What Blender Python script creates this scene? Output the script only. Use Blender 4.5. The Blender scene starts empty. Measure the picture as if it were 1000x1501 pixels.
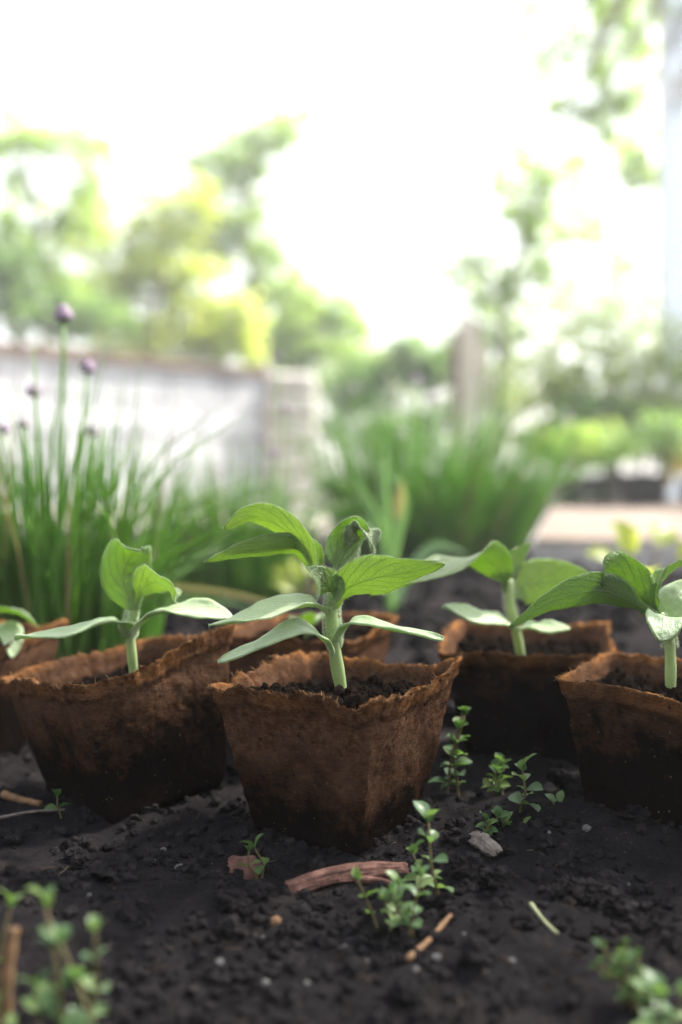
import bpy, math, random
import numpy as np
from mathutils import Vector, Matrix, Quaternion

random.seed(7)
RNG = np.random.default_rng(11)
C = bpy.context.scene.collection
SC = bpy.context.scene
R = math.radians

# ------------------------------------------------------------------ camera
FPX, HOR, CAMH = 1458.0, 688.0, 0.17          # photo is 1000 px wide: focal length in px, horizon row, camera height
cam_d = bpy.data.cameras.new('camera')
cam = bpy.data.objects.new('camera', cam_d); C.objects.link(cam)
cam.location = (0, 0, CAMH); cam.rotation_euler = (R(90), 0, 0)
cam_d.sensor_fit = 'HORIZONTAL'; cam_d.sensor_width = 24.0; cam_d.lens = 35.0
cam_d.shift_y = -(750.5 - HOR) / 1000.0
cam_d.clip_start = 0.02; cam_d.clip_end = 500
cam_d.dof.use_dof = True; cam_d.dof.focus_distance = 0.456; cam_d.dof.aperture_fstop = 3.5
SC.camera = cam

# ------------------------------------------------------------------ sky, sun, exposure
SUN_AZ, SUN_EL = 57.0, 46.0
w = bpy.data.worlds.new('World'); SC.world = w; w.use_nodes = True
nt = w.node_tree; nt.nodes.clear()
sky = nt.nodes.new('ShaderNodeTexSky'); sky.sky_type = 'NISHITA'; sky.sun_disc = False
sky.sun_elevation = R(SUN_EL); sky.sun_rotation = R(SUN_AZ)
sky.air_density = 1.0; sky.dust_density = 1.5; sky.ozone_density = 0.6
bg = nt.nodes.new('ShaderNodeBackground'); bg.inputs[1].default_value = 0.085
wo = nt.nodes.new('ShaderNodeOutputWorld')
hs_ = nt.nodes.new('ShaderNodeHueSaturation'); hs_.inputs['Saturation'].default_value = .38     # thin milky cloud
nt.links.new(sky.outputs[0], hs_.inputs['Color']); nt.links.new(hs_.outputs[0], bg.inputs[0]); nt.links.new(bg.outputs[0], wo.inputs[0])
sun_dir = Vector((math.sin(R(SUN_AZ)) * math.cos(R(SUN_EL)), math.cos(R(SUN_AZ)) * math.cos(R(SUN_EL)), math.sin(R(SUN_EL))))
sd = bpy.data.lights.new('sun', 'SUN'); sd.energy = 5.0; sd.angle = R(5); sd.color = (1.0, 0.95, 0.86)
sun = bpy.data.objects.new('sun', sd); C.objects.link(sun)
sun.rotation_euler = sun_dir.to_track_quat('Z', 'Y').to_euler()
SC.view_settings.view_transform = 'Standard'; SC.view_settings.look = 'None'
SC.view_settings.gamma = 1.0; SC.view_settings.use_curve_mapping = False
SC.view_settings.exposure = 2.3
SC.cycles.use_denoising = True
SC.cycles.max_bounces = 8; SC.cycles.transparent_max_bounces = 8
SC.cycles.sample_clamp_indirect = 6.0

# ------------------------------------------------------------------ helpers
def P(px, py, d):
    """photo pixel + distance along the view axis -> point"""
    return Vector(((px - 500.0) / FPX * d, d, CAMH - (py - HOR) / FPX * d))

def gd(py): return CAMH * FPX / (py - HOR)      # distance of the ground seen at row py

_tab = RNG.permutation(256); _val = RNG.random(256)
def vnoise(p):
    p = np.asarray(p, float); i = np.floor(p).astype(int); f = p - i; f = f * f * (3 - 2 * f)
    def h(a, b, c): return _val[_tab[(_tab[(_tab[(i[:, 0] + a) & 255] + i[:, 1] + b) & 255] + i[:, 2] + c) & 255]]
    r = 0
    for a in (0, 1):
        wa = f[:, 0] if a else 1 - f[:, 0]
        for b in (0, 1):
            wb = f[:, 1] if b else 1 - f[:, 1]
            for c in (0, 1):
                wc = f[:, 2] if c else 1 - f[:, 2]
                r = r + wa * wb * wc * h(a, b, c)
    return r * 2 - 1
def fbm(p, o=4):
    p = np.asarray(p, float); r = np.zeros(len(p)); a = 1.0
    for k in range(o): r += a * vnoise(p * 2 ** k + 17.3 * k); a *= .5
    return r

class MB:
    def __init__(s): s.v = []; s.f = []; s.uv = []; s.m = []
    def tube(s, pts, rad, n=6, cap=True):
        pts = [Vector(p) for p in pts]; b = len(s.v); k = len(pts)
        up = None
        for i, p in enumerate(pts):
            t = (pts[min(i + 1, k - 1)] - pts[max(i - 1, 0)])
            t = t.normalized() if t.length > 1e-9 else Vector((0, 0, 1))
            if up is None:
                up = t.orthogonal().normalized()
            else:
                up = (up - t * up.dot(t)); up = up.normalized() if up.length > 1e-6 else t.orthogonal().normalized()
            q = t.cross(up); r = rad[i] if hasattr(rad, '__len__') else rad
            for j in range(n):
                a = 2 * math.pi * j / n
                s.v.append(p + (up * math.cos(a) + q * math.sin(a)) * r)
        for i in range(k - 1):
            for j in range(n):
                a = b + i * n + j; c = b + i * n + (j + 1) % n
                s.f.append((a, c, c + n, a + n))
        if cap:
            s.f.append(tuple(b + j for j in range(n))[::-1]); s.f.append(tuple(b + (k - 1) * n + j for j in range(n)))
    def raw(s, v, f):
        b = len(s.v); s.v.extend(v); s.f.extend([tuple(x + b for x in q) for q in f])
    def box(s, lo, hi, jit=0):
        x0, y0, z0 = lo; x1, y1, z1 = hi
        v = [Vector(p) + Vector([random.uniform(-jit, jit) for _ in range(3)]) for p in
             ((x0, y0, z0), (x1, y0, z0), (x1, y1, z0), (x0, y1, z0), (x0, y0, z1), (x1, y0, z1), (x1, y1, z1), (x0, y1, z1))]
        s.raw(v, [(3, 2, 1, 0), (4, 5, 6, 7), (0, 1, 5, 4), (1, 2, 6, 5), (2, 3, 7, 6), (3, 0, 4, 7)])
    def mesh(s, name):
        me = bpy.data.meshes.new(name)
        me.from_pydata([tuple(x) for x in s.v], [], s.f); me.update(); return me
    def build(s, name, mat, parent=None, smooth=True, off=None):
        if off is not None: s.v = [Vector(x) - off for x in s.v]
        return link(name, s.mesh(name), mat, parent, smooth)

def link(name, me, mat, parent=None, smooth=True):
    if smooth and len(me.polygons): me.polygons.foreach_set('use_smooth', [True] * len(me.polygons))
    if mat and not me.materials: me.materials.append(mat)
    o = bpy.data.objects.new(name, me); C.objects.link(o)
    if parent: o.parent = parent
    return o

def tag(o, label=None, cat=None, group=None, kind=None):
    if label: o['label'] = label
    if cat: o['category'] = cat
    if group: o['group'] = group
    if kind: o['kind'] = kind
    return o

def thing(name, loc, label, cat, group=None, rot=(0, 0, 0)):
    o = bpy.data.objects.new(name, None); C.objects.link(o); o.empty_display_size = .02
    o.location = loc; o.rotation_euler = rot
    return tag(o, label, cat, group)

def spline(pts, n):
    """Catmull-Rom through pts, n samples"""
    pts = [np.array(p, float) for p in pts]; k = len(pts)
    if k == 2: return [Vector(pts[0] + (pts[1] - pts[0]) * i / (n - 1)) for i in range(n)]
    e = [2 * pts[0] - pts[1]] + pts + [2 * pts[-1] - pts[-2]]
    out = []
    for i in range(n):
        u = i / (n - 1) * (k - 1); s = min(int(u), k - 2); t = u - s
        a, b, c, d = e[s], e[s + 1], e[s + 2], e[s + 3]
        out.append(Vector(.5 * ((2 * b) + (c - a) * t + (2 * a - 5 * b + 4 * c - d) * t * t + (3 * b - a - 3 * c + d) * t ** 3)))
    return out

_t = (1 + 5 ** .5) / 2
ICO_V = [Vector(v).normalized() for v in ((-1, _t, 0), (1, _t, 0), (-1, -_t, 0), (1, -_t, 0), (0, -1, _t), (0, 1, _t), (0, -1, -_t), (0, 1, -_t), (_t, 0, -1), (_t, 0, 1), (-_t, 0, -1), (-_t, 0, 1))]
ICO_F = [(0, 11, 5), (0, 5, 1), (0, 1, 7), (0, 7, 10), (0, 10, 11), (1, 5, 9), (5, 11, 4), (11, 10, 2), (10, 7, 6), (7, 1, 8), (3, 9, 4), (3, 4, 2), (3, 2, 6), (3, 6, 8), (3, 8, 9), (4, 9, 5), (2, 4, 11), (6, 2, 10), (8, 6, 7), (9, 8, 1)]
def ico(level):
    v = list(ICO_V); f = list(ICO_F)
    for _ in range(level):
        cache = {}; nf = []
        def mid(a, b):
            k = (min(a, b), max(a, b))
            if k not in cache: cache[k] = len(v); v.append(((v[a] + v[b]) / 2).normalized())
            return cache[k]
        for a, b, c in f:
            x, y, z = mid(a, b), mid(b, c), mid(c, a); nf += [(a, x, z), (b, y, x), (c, z, y), (x, y, z)]
        f = nf
    return np.array([tuple(x) for x in v]), f
ICO = [ico(0), ico(1), ico(2), ico(3)]

def lump(level, size, seed, rough=.35, freq=1.6, squash=(1, 1, .75)):
    v, f = ICO[level]
    r = 1 + rough * fbm(v * freq + seed * 3.7, 3) + rough * .55 * fbm(v * freq * 4 + seed, 2)
    p = v * r[:, None] * np.array(squash) * size
    return p, f

# ------------------------------------------------------------------ materials
MAT = {}
def newmat(name):
    m = bpy.data.materials.new(name); m.use_nodes = True; m.node_tree.nodes.clear(); MAT[name] = m
    n = m.node_tree.nodes; o = n.new('ShaderNodeOutputMaterial'); return m, m.node_tree, o
def node(t, typ, **kw):
    n = t.nodes.new(typ)
    for k, v in kw.items():
        if k.startswith('i_'):
            key = k[2:].replace('_', ' ')
            n.inputs[int(key) if key.isdigit() else key].default_value = v
        else: setattr(n, k, v)
    return n
def L(t, a, b): t.links.new(a, b)
def c4(c): return (c[0], c[1], c[2], 1)
def ramp(t, src, stops):
    r = t.nodes.new('ShaderNodeValToRGB'); e = r.color_ramp.elements
    while len(e) > 1: e.remove(e[0])
    e[0].position = stops[0][0]; e[0].color = c4(stops[0][1])
    for p, c in stops[1:]:
        q = e.new(p); q.color = c4(c)
    L(t, src, r.inputs[0]); return r.outputs[0]
def noise(t, scale, detail=4, rough=.6, vec=None, dist=0):
    n = node(t, 'ShaderNodeTexNoise', i_Scale=scale, i_Detail=detail, i_Roughness=rough, i_Distortion=dist)
    if vec is not None: L(t, vec, n.inputs['Vector'])
    return n.outputs['Fac']
def mixc(t, fac, a, b):
    m = node(t, 'ShaderNodeMix', data_type='RGBA')
    if isinstance(fac, (int, float)): m.inputs[0].default_value = fac
    else: L(t, fac, m.inputs[0])
    for s, x in ((6, a), (7, b)):
        if isinstance(x, tuple): m.inputs[s].default_value = c4(x)
        else: L(t, x, m.inputs[s])
    return m.outputs[2]
def math_(t, op, a, b=0.0, clamp=False):
    m = node(t, 'ShaderNodeMath', operation=op, use_clamp=clamp)
    for s, x in ((0, a), (1, b)):
        if isinstance(x, (int, float)): m.inputs[s].default_value = x
        else: L(t, x, m.inputs[s])
    return m.outputs[0]
def objco(t): return node(t, 'ShaderNodeTexCoord').outputs['Object']
def bump(t, h, strength, dist, prev=None):
    b = node(t, 'ShaderNodeBump', i_Strength=strength, i_Distance=dist); L(t, h, b.inputs['Height'])
    if prev is not None: L(t, prev, b.inputs['Normal'])
    return b.outputs[0]

def rough_mat(name, stops, scale, rough=.9, bumps=((200, .5, .001),), spec=.3, detail=6, island=0):
    """plain mottled material: colour ramp over noise, island: random value jitter per loose piece"""
    m, t, o = newmat(name); co = objco(t)
    fac = noise(t, scale, detail, .65, co)
    if island:
        g = node(t, 'ShaderNodeNewGeometry').outputs['Random Per Island']
        fac = math_(t, 'ADD', math_(t, 'MULTIPLY', g, island), math_(t, 'MULTIPLY', fac, 1 - island))
    col = ramp(t, fac, stops)
    p = node(t, 'ShaderNodeBsdfPrincipled', i_Roughness=rough); p.inputs['Specular IOR Level'].default_value = spec
    L(t, col, p.inputs['Base Color']); nr = None
    for s, st, d in bumps: nr = bump(t, noise(t, s, 5, .65, co), st, d, nr)
    if nr is not None: L(t, nr, p.inputs['Normal'])
    L(t, p.outputs[0], o.inputs[0]); return m

def leaf_mat(name, stops, tstops, tfac=.4, rough=.5, spec=.35, sheen=0.0, veins=False, var='island', nscale=60):
    m, t, o = newmat(name); co = objco(t)
    if var == 'island': rnd = node(t, 'ShaderNodeNewGeometry').outputs['Random Per Island']
    else: rnd = node(t, 'ShaderNodeObjectInfo').outputs['Random']
    n = noise(t, nscale, 4, .6, co)
    fac = math_(t, 'ADD', math_(t, 'MULTIPLY', rnd, .5), math_(t, 'MULTIPLY', n, .5))
    col = ramp(t, fac, stops); tc = ramp(t, fac, tstops)
    vk = float(veins)
    p = node(t, 'ShaderNodeBsdfPrincipled', i_Roughness=rough); p.inputs['Specular IOR Level'].default_value = spec
    p.inputs['Sheen Weight'].default_value = sheen; p.inputs['Sheen Roughness'].default_value = .4
    p.inputs['Sheen Tint'].default_value = (.9, 1, .92, 1)
    tr = node(t, 'ShaderNodeBsdfTranslucent')
    if veins:
        uv = node(t, 'ShaderNodeUVMap').outputs[0]; sx = node(t, 'ShaderNodeSeparateXYZ'); L(t, uv, sx.inputs[0])
        a = math_(t, 'ABSOLUTE', math_(t, 'SUBTRACT', sx.outputs[1], .5))            # 0 at midrib, .5 at edge
        mid = math_(t, 'SUBTRACT', 1, math_(t, 'MULTIPLY', a, 28), True)
        wob = math_(t, 'MULTIPLY', math_(t, 'SUBTRACT', noise(t, 160, 3, .6, co), .5), .5)
        s = math_(t, 'ADD', math_(t, 'SUBTRACT', math_(t, 'MULTIPLY', sx.outputs[0], 7.5), math_(t, 'MULTIPLY', a, 5.5)), wob)
        tri = math_(t, 'ABSOLUTE', math_(t, 'SUBTRACT', math_(t, 'FRACT', s), .5))
        side = math_(t, 'SUBTRACT', 1, math_(t, 'MULTIPLY', tri, 9), True)
        vn = math_(t, 'MAXIMUM', mid, math_(t, 'MULTIPLY', side, .75))
        ret = node(t, 'ShaderNodeTexVoronoi', feature='DISTANCE_TO_EDGE', i_Scale=520.0); L(t, co, ret.inputs['Vector'])
        net = math_(t, 'SUBTRACT', 1, math_(t, 'MULTIPLY', ret.outputs['Distance'], 7), True)
        vv = math_(t, 'MAXIMUM', vn, math_(t, 'MULTIPLY', net, .3))
        col = mixc(t, math_(t, 'MULTIPLY', vv, .45 * vk), col, tuple(min(1, x * 1.7 + .04) for x in stops[-1][1]))
        tc = mixc(t, math_(t, 'MULTIPLY', vv, .38 * vk), tc, tuple(x * .45 for x in tstops[0][1]))
        sk = math_(t, 'MULTIPLY', math_(t, 'GREATER_THAN', noise(t, 420, 2, .5, co), .70), math_(t, 'GREATER_THAN', noise(t, 45, 2, .5, co), .52))
        col = mixc(t, math_(t, 'MULTIPLY', sk, .75), col, (.035, .03, .018))
        nr = bump(t, vv, 1.0 * vk, .0018); nr = bump(t, noise(t, 190, 3, .6, co), .35, .0012, nr); nr = bump(t, noise(t, 1500, 3, .6, co), .25, .0003, nr)
        L(t, nr, p.inputs['Normal'])
    L(t, col, p.inputs['Base Color']); L(t, tc, tr.inputs['Color'])
    mx = node(t, 'ShaderNodeMixShader', i_0=tfac); L(t, p.outputs[0], mx.inputs[1]); L(t, tr.outputs[0], mx.inputs[2])
    L(t, mx.outputs[0], o.inputs[0]); return m

def soil_mat(name, dark, light, bscale=1.0):
    m, t, o = newmat(name); co = objco(t)
    a = noise(t, 45, 8, .7, co); b = noise(t, 600, 4, .7, co)
    f = math_(t, 'ADD', math_(t, 'MULTIPLY', a, .6), math_(t, 'MULTIPLY', b, .4))
    col = ramp(t, f, [(.32, dark), (.52, tuple((x + y) / 2 for x, y in zip(dark, light))), (.72, light)])
    vo = node(t, 'ShaderNodeTexVoronoi', i_Scale=420.0); L(t, co, vo.inputs['Vector'])
    sp = math_(t, 'MULTIPLY', math_(t, 'LESS_THAN', vo.outputs['Distance'], .16), math_(t, 'GREATER_THAN', noise(t, 90, 2, .5, co), .56))
    col = mixc(t, math_(t, 'MULTIPLY', math_(t, 'SUBTRACT', noise(t, 9, 3, .6, co), .5), 3.0, True), col, mixc(t, .55, col, (.06, .05, .046)))
    col = mixc(t, math_(t, 'MULTIPLY', sp, .6), col, (.10, .085, .07))
    p = node(t, 'ShaderNodeBsdfPrincipled', i_Roughness=.93); p.inputs['Specular IOR Level'].default_value = .0
    L(t, col, p.inputs['Base Color'])
    nr = bump(t, noise(t, 260, 6, .75, co), .8, .0022 * bscale); nr = bump(t, noise(t, 1300, 4, .7, co), .8, .0008 * bscale, nr)
    L(t, nr, p.inputs['Normal']); L(t, p.outputs[0], o.inputs[0]); return m

soil_mat('soil', (0.006558, 0.005914, 0.006558), (0.03219, 0.02895, 0.03083))
soil_mat('compost', (0.0036, 0.00288, 0.0024), (0.0216, 0.015, 0.0114))
rough_mat('clod', [(.3, (0.008694, 0.0077, 0.008197)), (.6, (0.02732, 0.02439, 0.02528)), (.8, (0.05589, 0.0462, 0.04235))], 120, .95, ((500, .8, .0012), (1500, .6, .0005)), .0)

def peat_mat():
    m, t, o = newmat('peat'); co = objco(t)
    at = node(t, 'ShaderNodeAttribute', attribute_name='rim').outputs['Fac']
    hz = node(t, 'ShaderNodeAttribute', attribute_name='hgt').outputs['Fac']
    # pressed fibres in three directions
    fib = None
    for k, rot in enumerate(((0, .5, .3), (0, -.9, .2), (.4, 1.6, 0))):
        mp = node(t, 'ShaderNodeMapping'); mp.inputs['Rotation'].default_value = rot; mp.inputs['Scale'].default_value = (260, 260, 1700)
        L(t, co, mp.inputs[0]); n = noise(t, 1.0, 4, .6, mp.outputs[0], .8)
        fib = n if fib is None else math_(t, 'MAXIMUM', fib, n)
    big = noise(t, 55, 6, .65, co); med = noise(t, 240, 5, .7, co)
    f = math_(t, 'ADD', math_(t, 'MULTIPLY', fib, .55), math_(t, 'MULTIPLY', med, .45))
    dry = ramp(t, f, [(.40, (0.03153, 0.01502, 0.008429)), (.53, (0.1032, 0.05051, 0.02787)), (.70, (0.2437, 0.1297, 0.07521))])
    wet_shade = ramp(t, f, [(.38, (0.00315, 0.002394, 0.002016)), (.7, (0.0126, 0.007872, 0.00567))])
    # soil splash / moisture with a ragged edge, also painting in the side pots' shadow
    oi = node(t, 'ShaderNodeObjectInfo').outputs['Random']
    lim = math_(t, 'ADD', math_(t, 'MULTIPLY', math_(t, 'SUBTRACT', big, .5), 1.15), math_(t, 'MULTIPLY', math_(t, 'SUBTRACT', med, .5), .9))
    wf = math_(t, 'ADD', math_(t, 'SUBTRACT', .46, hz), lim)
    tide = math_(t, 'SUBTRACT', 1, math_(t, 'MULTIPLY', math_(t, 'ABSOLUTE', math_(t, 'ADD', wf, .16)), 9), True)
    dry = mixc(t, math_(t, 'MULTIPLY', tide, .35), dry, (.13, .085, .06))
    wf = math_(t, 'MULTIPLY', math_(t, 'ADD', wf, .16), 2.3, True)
    col = mixc(t, wf, dry, wet_shade)
    rimc = ramp(t, f, [(.38, (0.0792, 0.03432, 0.01188)), (.55, (0.2508, 0.1082, 0.03696)), (.75, (0.4488, 0.2508, 0.1188))])
    rf = math_(t, 'MULTIPLY', at, math_(t, 'MULTIPLY', math_(t, 'SUBTRACT', noise(t, 38, 3, .55, co), .36), 4.2), True)
    col = mixc(t, rf, col, rimc)
    vo = node(t, 'ShaderNodeTexVoronoi', i_Scale=330.0); L(t, co, vo.inputs['Vector'])
    sp = math_(t, 'MULTIPLY', math_(t, 'LESS_THAN', vo.outputs['Distance'], .13), math_(t, 'GREATER_THAN', noise(t, 130, 2, .5, co), .55))
    col = mixc(t, math_(t, 'MULTIPLY', sp, .7), col, (.2, .16, .13))
    vo2 = node(t, 'ShaderNodeTexVoronoi', i_Scale=210.0); L(t, co, vo2.inputs['Vector'])
    sp2 = math_(t, 'MULTIPLY', math_(t, 'LESS_THAN', vo2.outputs['Distance'], .2), math_(t, 'GREATER_THAN', noise(t, 70, 2, .5, co), .57))
    col = mixc(t, math_(t, 'MULTIPLY', sp2, .8), col, (.012, .009, .008))
    p = node(t, 'ShaderNodeBsdfPrincipled', i_Roughness=.95); p.inputs['Specular IOR Level'].default_value = .0
    L(t, col, p.inputs['Base Color'])
    nr = bump(t, fib, .9, .0015); nr = bump(t, med, .9, .0018, nr); nr = bump(t, noise(t, 1800, 3, .7, co), .5, .0004, nr)
    L(t, nr, p.inputs['Normal']); L(t, p.outputs[0], o.inputs[0])
peat_mat()
rough_mat('peat_fibre', [(.2, (0.075, 0.033, 0.0135)), (.6, (0.225, 0.1125, 0.048)), (.9, (0.45, 0.285, 0.15))], 300, .9, (), .2, island=.8)

rough_mat('root_fibre', [(.2, (.03, .02, .014)), (.6, (.07, .048, .032)), (.9, (.14, .11, .08))], 300, .9, (), .1, island=.8)
leaf_mat('seed_leaf', [(.25, (.19, .275, .115)), (.75, (.31, .395, .20))], [(.25, (.40, .60, .09)), (.75, (.56, .74, .17))], .5, .38, .6, .4, True, 'obj', 90)
leaf_mat('cotyledon', [(.25, (0.3861, 0.5148, 0.286)), (.75, (0.572, 0.6864, 0.429))], [(.25, (0.4004, 0.6292, 0.1144)), (.75, (0.572, 0.7865, 0.2002))], .3, .36, .5, .1, .35, 'obj', 120)
leaf_mat('seed_stem', [(.25, (0.286, 0.39, 0.156)), (.75, (0.442, 0.546, 0.26))], [(.3, (0.39, 0.546, 0.104)), (.7, (0.52, 0.65, 0.156))], .22, .45, .4, .3, False, 'obj', 150)
leaf_mat('leaf_grey', [(.3, (0.18, 0.255, 0.105)), (.7, (0.42, 0.51, 0.3))], [(.3, (0.15, 0.24, 0.075)), (.7, (0.3, 0.42, 0.15))], .25, .5, .3, .3, True, 'obj', 260)
leaf_mat('hair', [(.2, (.6, .68, .55)), (.8, (.85, .9, .8))], [(.2, (.7, .8, .6)), (.8, (.85, .9, .75))], .5, .5)
leaf_mat('weed_leaf', [(.2, (0.04462, 0.08925, 0.03825)), (.5, (0.0765, 0.1466, 0.051)), (.8, (0.1785, 0.2422, 0.07013))], [(.25, (0.08925, 0.2167, 0.03825)), (.75, (0.2295, 0.408, 0.06375))], .35, .55, .25, .1, False, 'obj', 200)
leaf_mat('weed_leaf_pale', [(.2, (0.0765, 0.1466, 0.06375)), (.5, (0.1275, 0.2167, 0.09563)), (.8, (0.2295, 0.306, 0.1148))], [(.25, (0.153, 0.3315, 0.051)), (.75, (0.306, 0.4845, 0.102))], .35, .4, .45, .15, False, 'obj', 200)
rough_mat('weed_stem', [(.3, (.10, .05, .03)), (.7, (.16, .17, .06))], 200, .7, ())
leaf_mat('chive', [(.1, (0.078, 0.169, 0.039)), (.6, (0.143, 0.26, 0.065)), (.9, (0.247, 0.364, 0.091))], [(.2, (0.234, 0.494, 0.039)), (.8, (0.494, 0.78, 0.078))], .42, .35, .5, 0, False, 'island', 8)
leaf_mat('chive_dry', [(.2, (.25, .24, .08)), (.8, (.42, .36, .16))], [(.2, (.3, .3, .08)), (.8, (.5, .45, .15))], .3, .5)
leaf_mat('bud', [(.2, (.36, .25, .36)), (.8, (.62, .5, .62))], [(.2, (.5, .36, .5)), (.8, (.72, .6, .72))], .45, .5, .3, .2, False, 'island', 300)
leaf_mat('garlic', [(.2, (.10, .2, .09)), (.8, (.2, .32, .16))], [(.2, (.15, .32, .07)), (.8, (.25, .45, .1))], .3, .4)
rough_mat('bark', [(.3, (0.05145, 0.0252, 0.01932)), (.52, (0.147, 0.07308, 0.05796)), (.72, (0.2793, 0.1512, 0.1207))], 160, .9, ((400, .8, .001), (1500, .5, .0004)), .25)
rough_mat('twig', [(.3, (0.09, 0.051, 0.027)), (.7, (0.27, 0.1575, 0.0825))], 150, .8, ((600, .5, .0006),), .25)
rough_mat('straw', [(.3, (0.18, 0.21, 0.105)), (.7, (0.33, 0.345, 0.195))], 150, .7, ())
rough_mat('chip', [(.3, (0.09, 0.075, 0.066)), (.7, (0.3, 0.2625, 0.2325))], 200, .85, ((500, .7, .001),), .25)
rough_mat('pebble', [(.3, (0.0495, 0.04785, 0.0495)), (.7, (0.165, 0.1568, 0.1526))], 120, .7, ((700, .4, .0006),), .4)
rough_mat('whitewash', [(.34, (0.328, 0.3276, 0.3526)), (.5, (0.5412, 0.546, 0.5676)), (.68, (0.6888, 0.6972, 0.7052))], 4, .85, ((40, .5, .01), (160, .4, .003)), .25)
rough_mat('mortar', [(.3, (.38, .36, .36)), (.7, (.55, .53, .52))], 9, .95, ((60, .6, .008),))
rough_mat('coping', [(.3, (.10, .065, .05)), (.55, (.2, .14, .11)), (.75, (.33, .26, .22))], 9, .9, ((60, .6, .008),), .25)
rough_mat('pier_stone', [(.3, (0.529, 0.483, 0.4255)), (.6, (0.759, 0.713, 0.644)), (.8, (0.85, 0.85, 0.805))], 8, .9, ((40, .7, .015), (150, .5, .004)), .25)
rough_mat('gravel', [(.3, (.2, .175, .15)), (.7, (.38, .34, .3))], 30, .95, ((80, .8, .008),), .25, island=.5)
rough_mat('paving', [(.3, (0.1264, 0.09238, 0.07294)), (.5, (0.1944, 0.1458, 0.1166)), (.7, (0.2722, 0.2236, 0.1944))], 14, .85, ((90, .7, .005),), .3)
rough_mat('post_wood', [(.3, (0.576, 0.504, 0.396)), (.7, (0.84, 0.768, 0.648))], 12, .85, ((90, .5, .004),), .25)
rough_mat('brace_wood', [(.3, (.16, .11, .08)), (.7, (.3, .23, .18))], 12, .85, ((90, .5, .004),), .25)
rough_mat('added_shed_board', [(.3, (.035, .026, .02)), (.7, (.075, .058, .045))], 12, .8, ((80, .5, .003),), .25)
rough_mat('black_plastic', [(.3, (.018, .018, .022)), (.7, (.035, .035, .042))], 20, .45, (), .5)
rough_mat('white_paint', [(.3, (0.792, 0.814, 0.836)), (.7, (0.85, 0.85, 0.85))], 4, .4, (), .5)
leaf_mat('sheet', [(.3, (.66, .70, .75)), (.7, (.74, .78, .82))], [(.3, (.7, .75, .82)), (.7, (.78, .82, .88))], .45, .3, .5, 0, False, 'obj', 3)
rough_mat('trunk', [(.3, (.10, .08, .065)), (.7, (.28, .24, .20))], 25, .9, ((70, .8, .01),), .2)
rough_mat('pale_trunk', [(.3, (.38, .34, .31)), (.7, (.62, .58, .54))], 25, .85, ((70, .6, .008),), .25)
rough_mat('hill', [(.3, (.30, .24, .22)), (.7, (.42, .36, .33))], .05, .95, ())
leaf_mat('crown_bright', [(.2, (0.205, 0.2733, 0.04099)), (.8, (0.3826, 0.4646, 0.08198))], [(.2, (0.5739, 0.7379, 0.06832)), (.8, (0.8472, 0.85, 0.1366))], .58, .45)
leaf_mat('crown_mid', [(.2, (0.1353, 0.2104, 0.0526)), (.8, (0.2706, 0.3758, 0.09018))], [(.2, (0.3607, 0.5711, 0.09018)), (.8, (0.6613, 0.85, 0.1503))], .52, .42)
leaf_mat('crown_dark', [(.2, (0.07084, 0.1205, 0.0425)), (.8, (0.1417, 0.2125, 0.07084))], [(.2, (0.1701, 0.34, 0.07084)), (.8, (0.34, 0.5383, 0.1133))], .45, .42)
leaf_mat('crown_pale', [(.2, (0.2405, 0.3156, 0.1202)), (.8, (0.4058, 0.5111, 0.2104))], [(.2, (0.5411, 0.7215, 0.1804)), (.8, (0.8117, 0.85, 0.3006))], .5, .42)
leaf_mat('petal', [(.2, (.6, .42, .02)), (.8, (.75, .55, .04))], [(.2, (.7, .5, .03)), (.8, (.8, .6, .05))], .35, .5)

# ------------------------------------------------------------------ ground
POT_BASES = [(-.001, .482), (-.1075, .530), (-.228, .605), (-.020, .640), (.114, .607), (.161, .486)]
def gh(x, y):
    x = np.atleast_1d(np.asarray(x, float)); y = np.atleast_1d(np.asarray(y, float))
    z0 = np.zeros_like(x); q = np.stack([x, y, z0], 1)
    h = .0045 * fbm(q * 12, 3) + .0020 * np.abs(fbm(q * 34 + 5, 4)) + .0013 * fbm(q * 170 + 9, 3)
    patch = np.clip(.5 + 1.6 * vnoise(q * 11 + 3), .15, 1)
    h += patch * .0024 * np.clip(fbm(q * 80 + 31, 3), -.1, 1) + patch * .0012 * np.clip(fbm(q * 260 + 2, 2), 0, 1)
    h += .010 * np.exp(-(((x - .125) / .06) ** 2 + ((y - .47) / .035) ** 2))      # soil heaped against the pots
    h += .006 * np.exp(-(((x + .09) / .08) ** 2 + ((y - .40) / .03) ** 2))
    for bx, by in POT_BASES:
        r = np.hypot(x - bx, y - by); h += (.0042 + .002 * vnoise(q * 55 + 12)) * np.exp(-((r - .036) / .010) ** 2)
    far = np.clip((y - 1.3) / 1.0, 0, 1)
    return h - .004 - .004 * far
def g1(x, y): return float(gh(x, y)[0])
def G(px, py):
    d = gd(py); x = (px - 500) / FPX * d
    return Vector((x, d, g1(x, d)))

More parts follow.
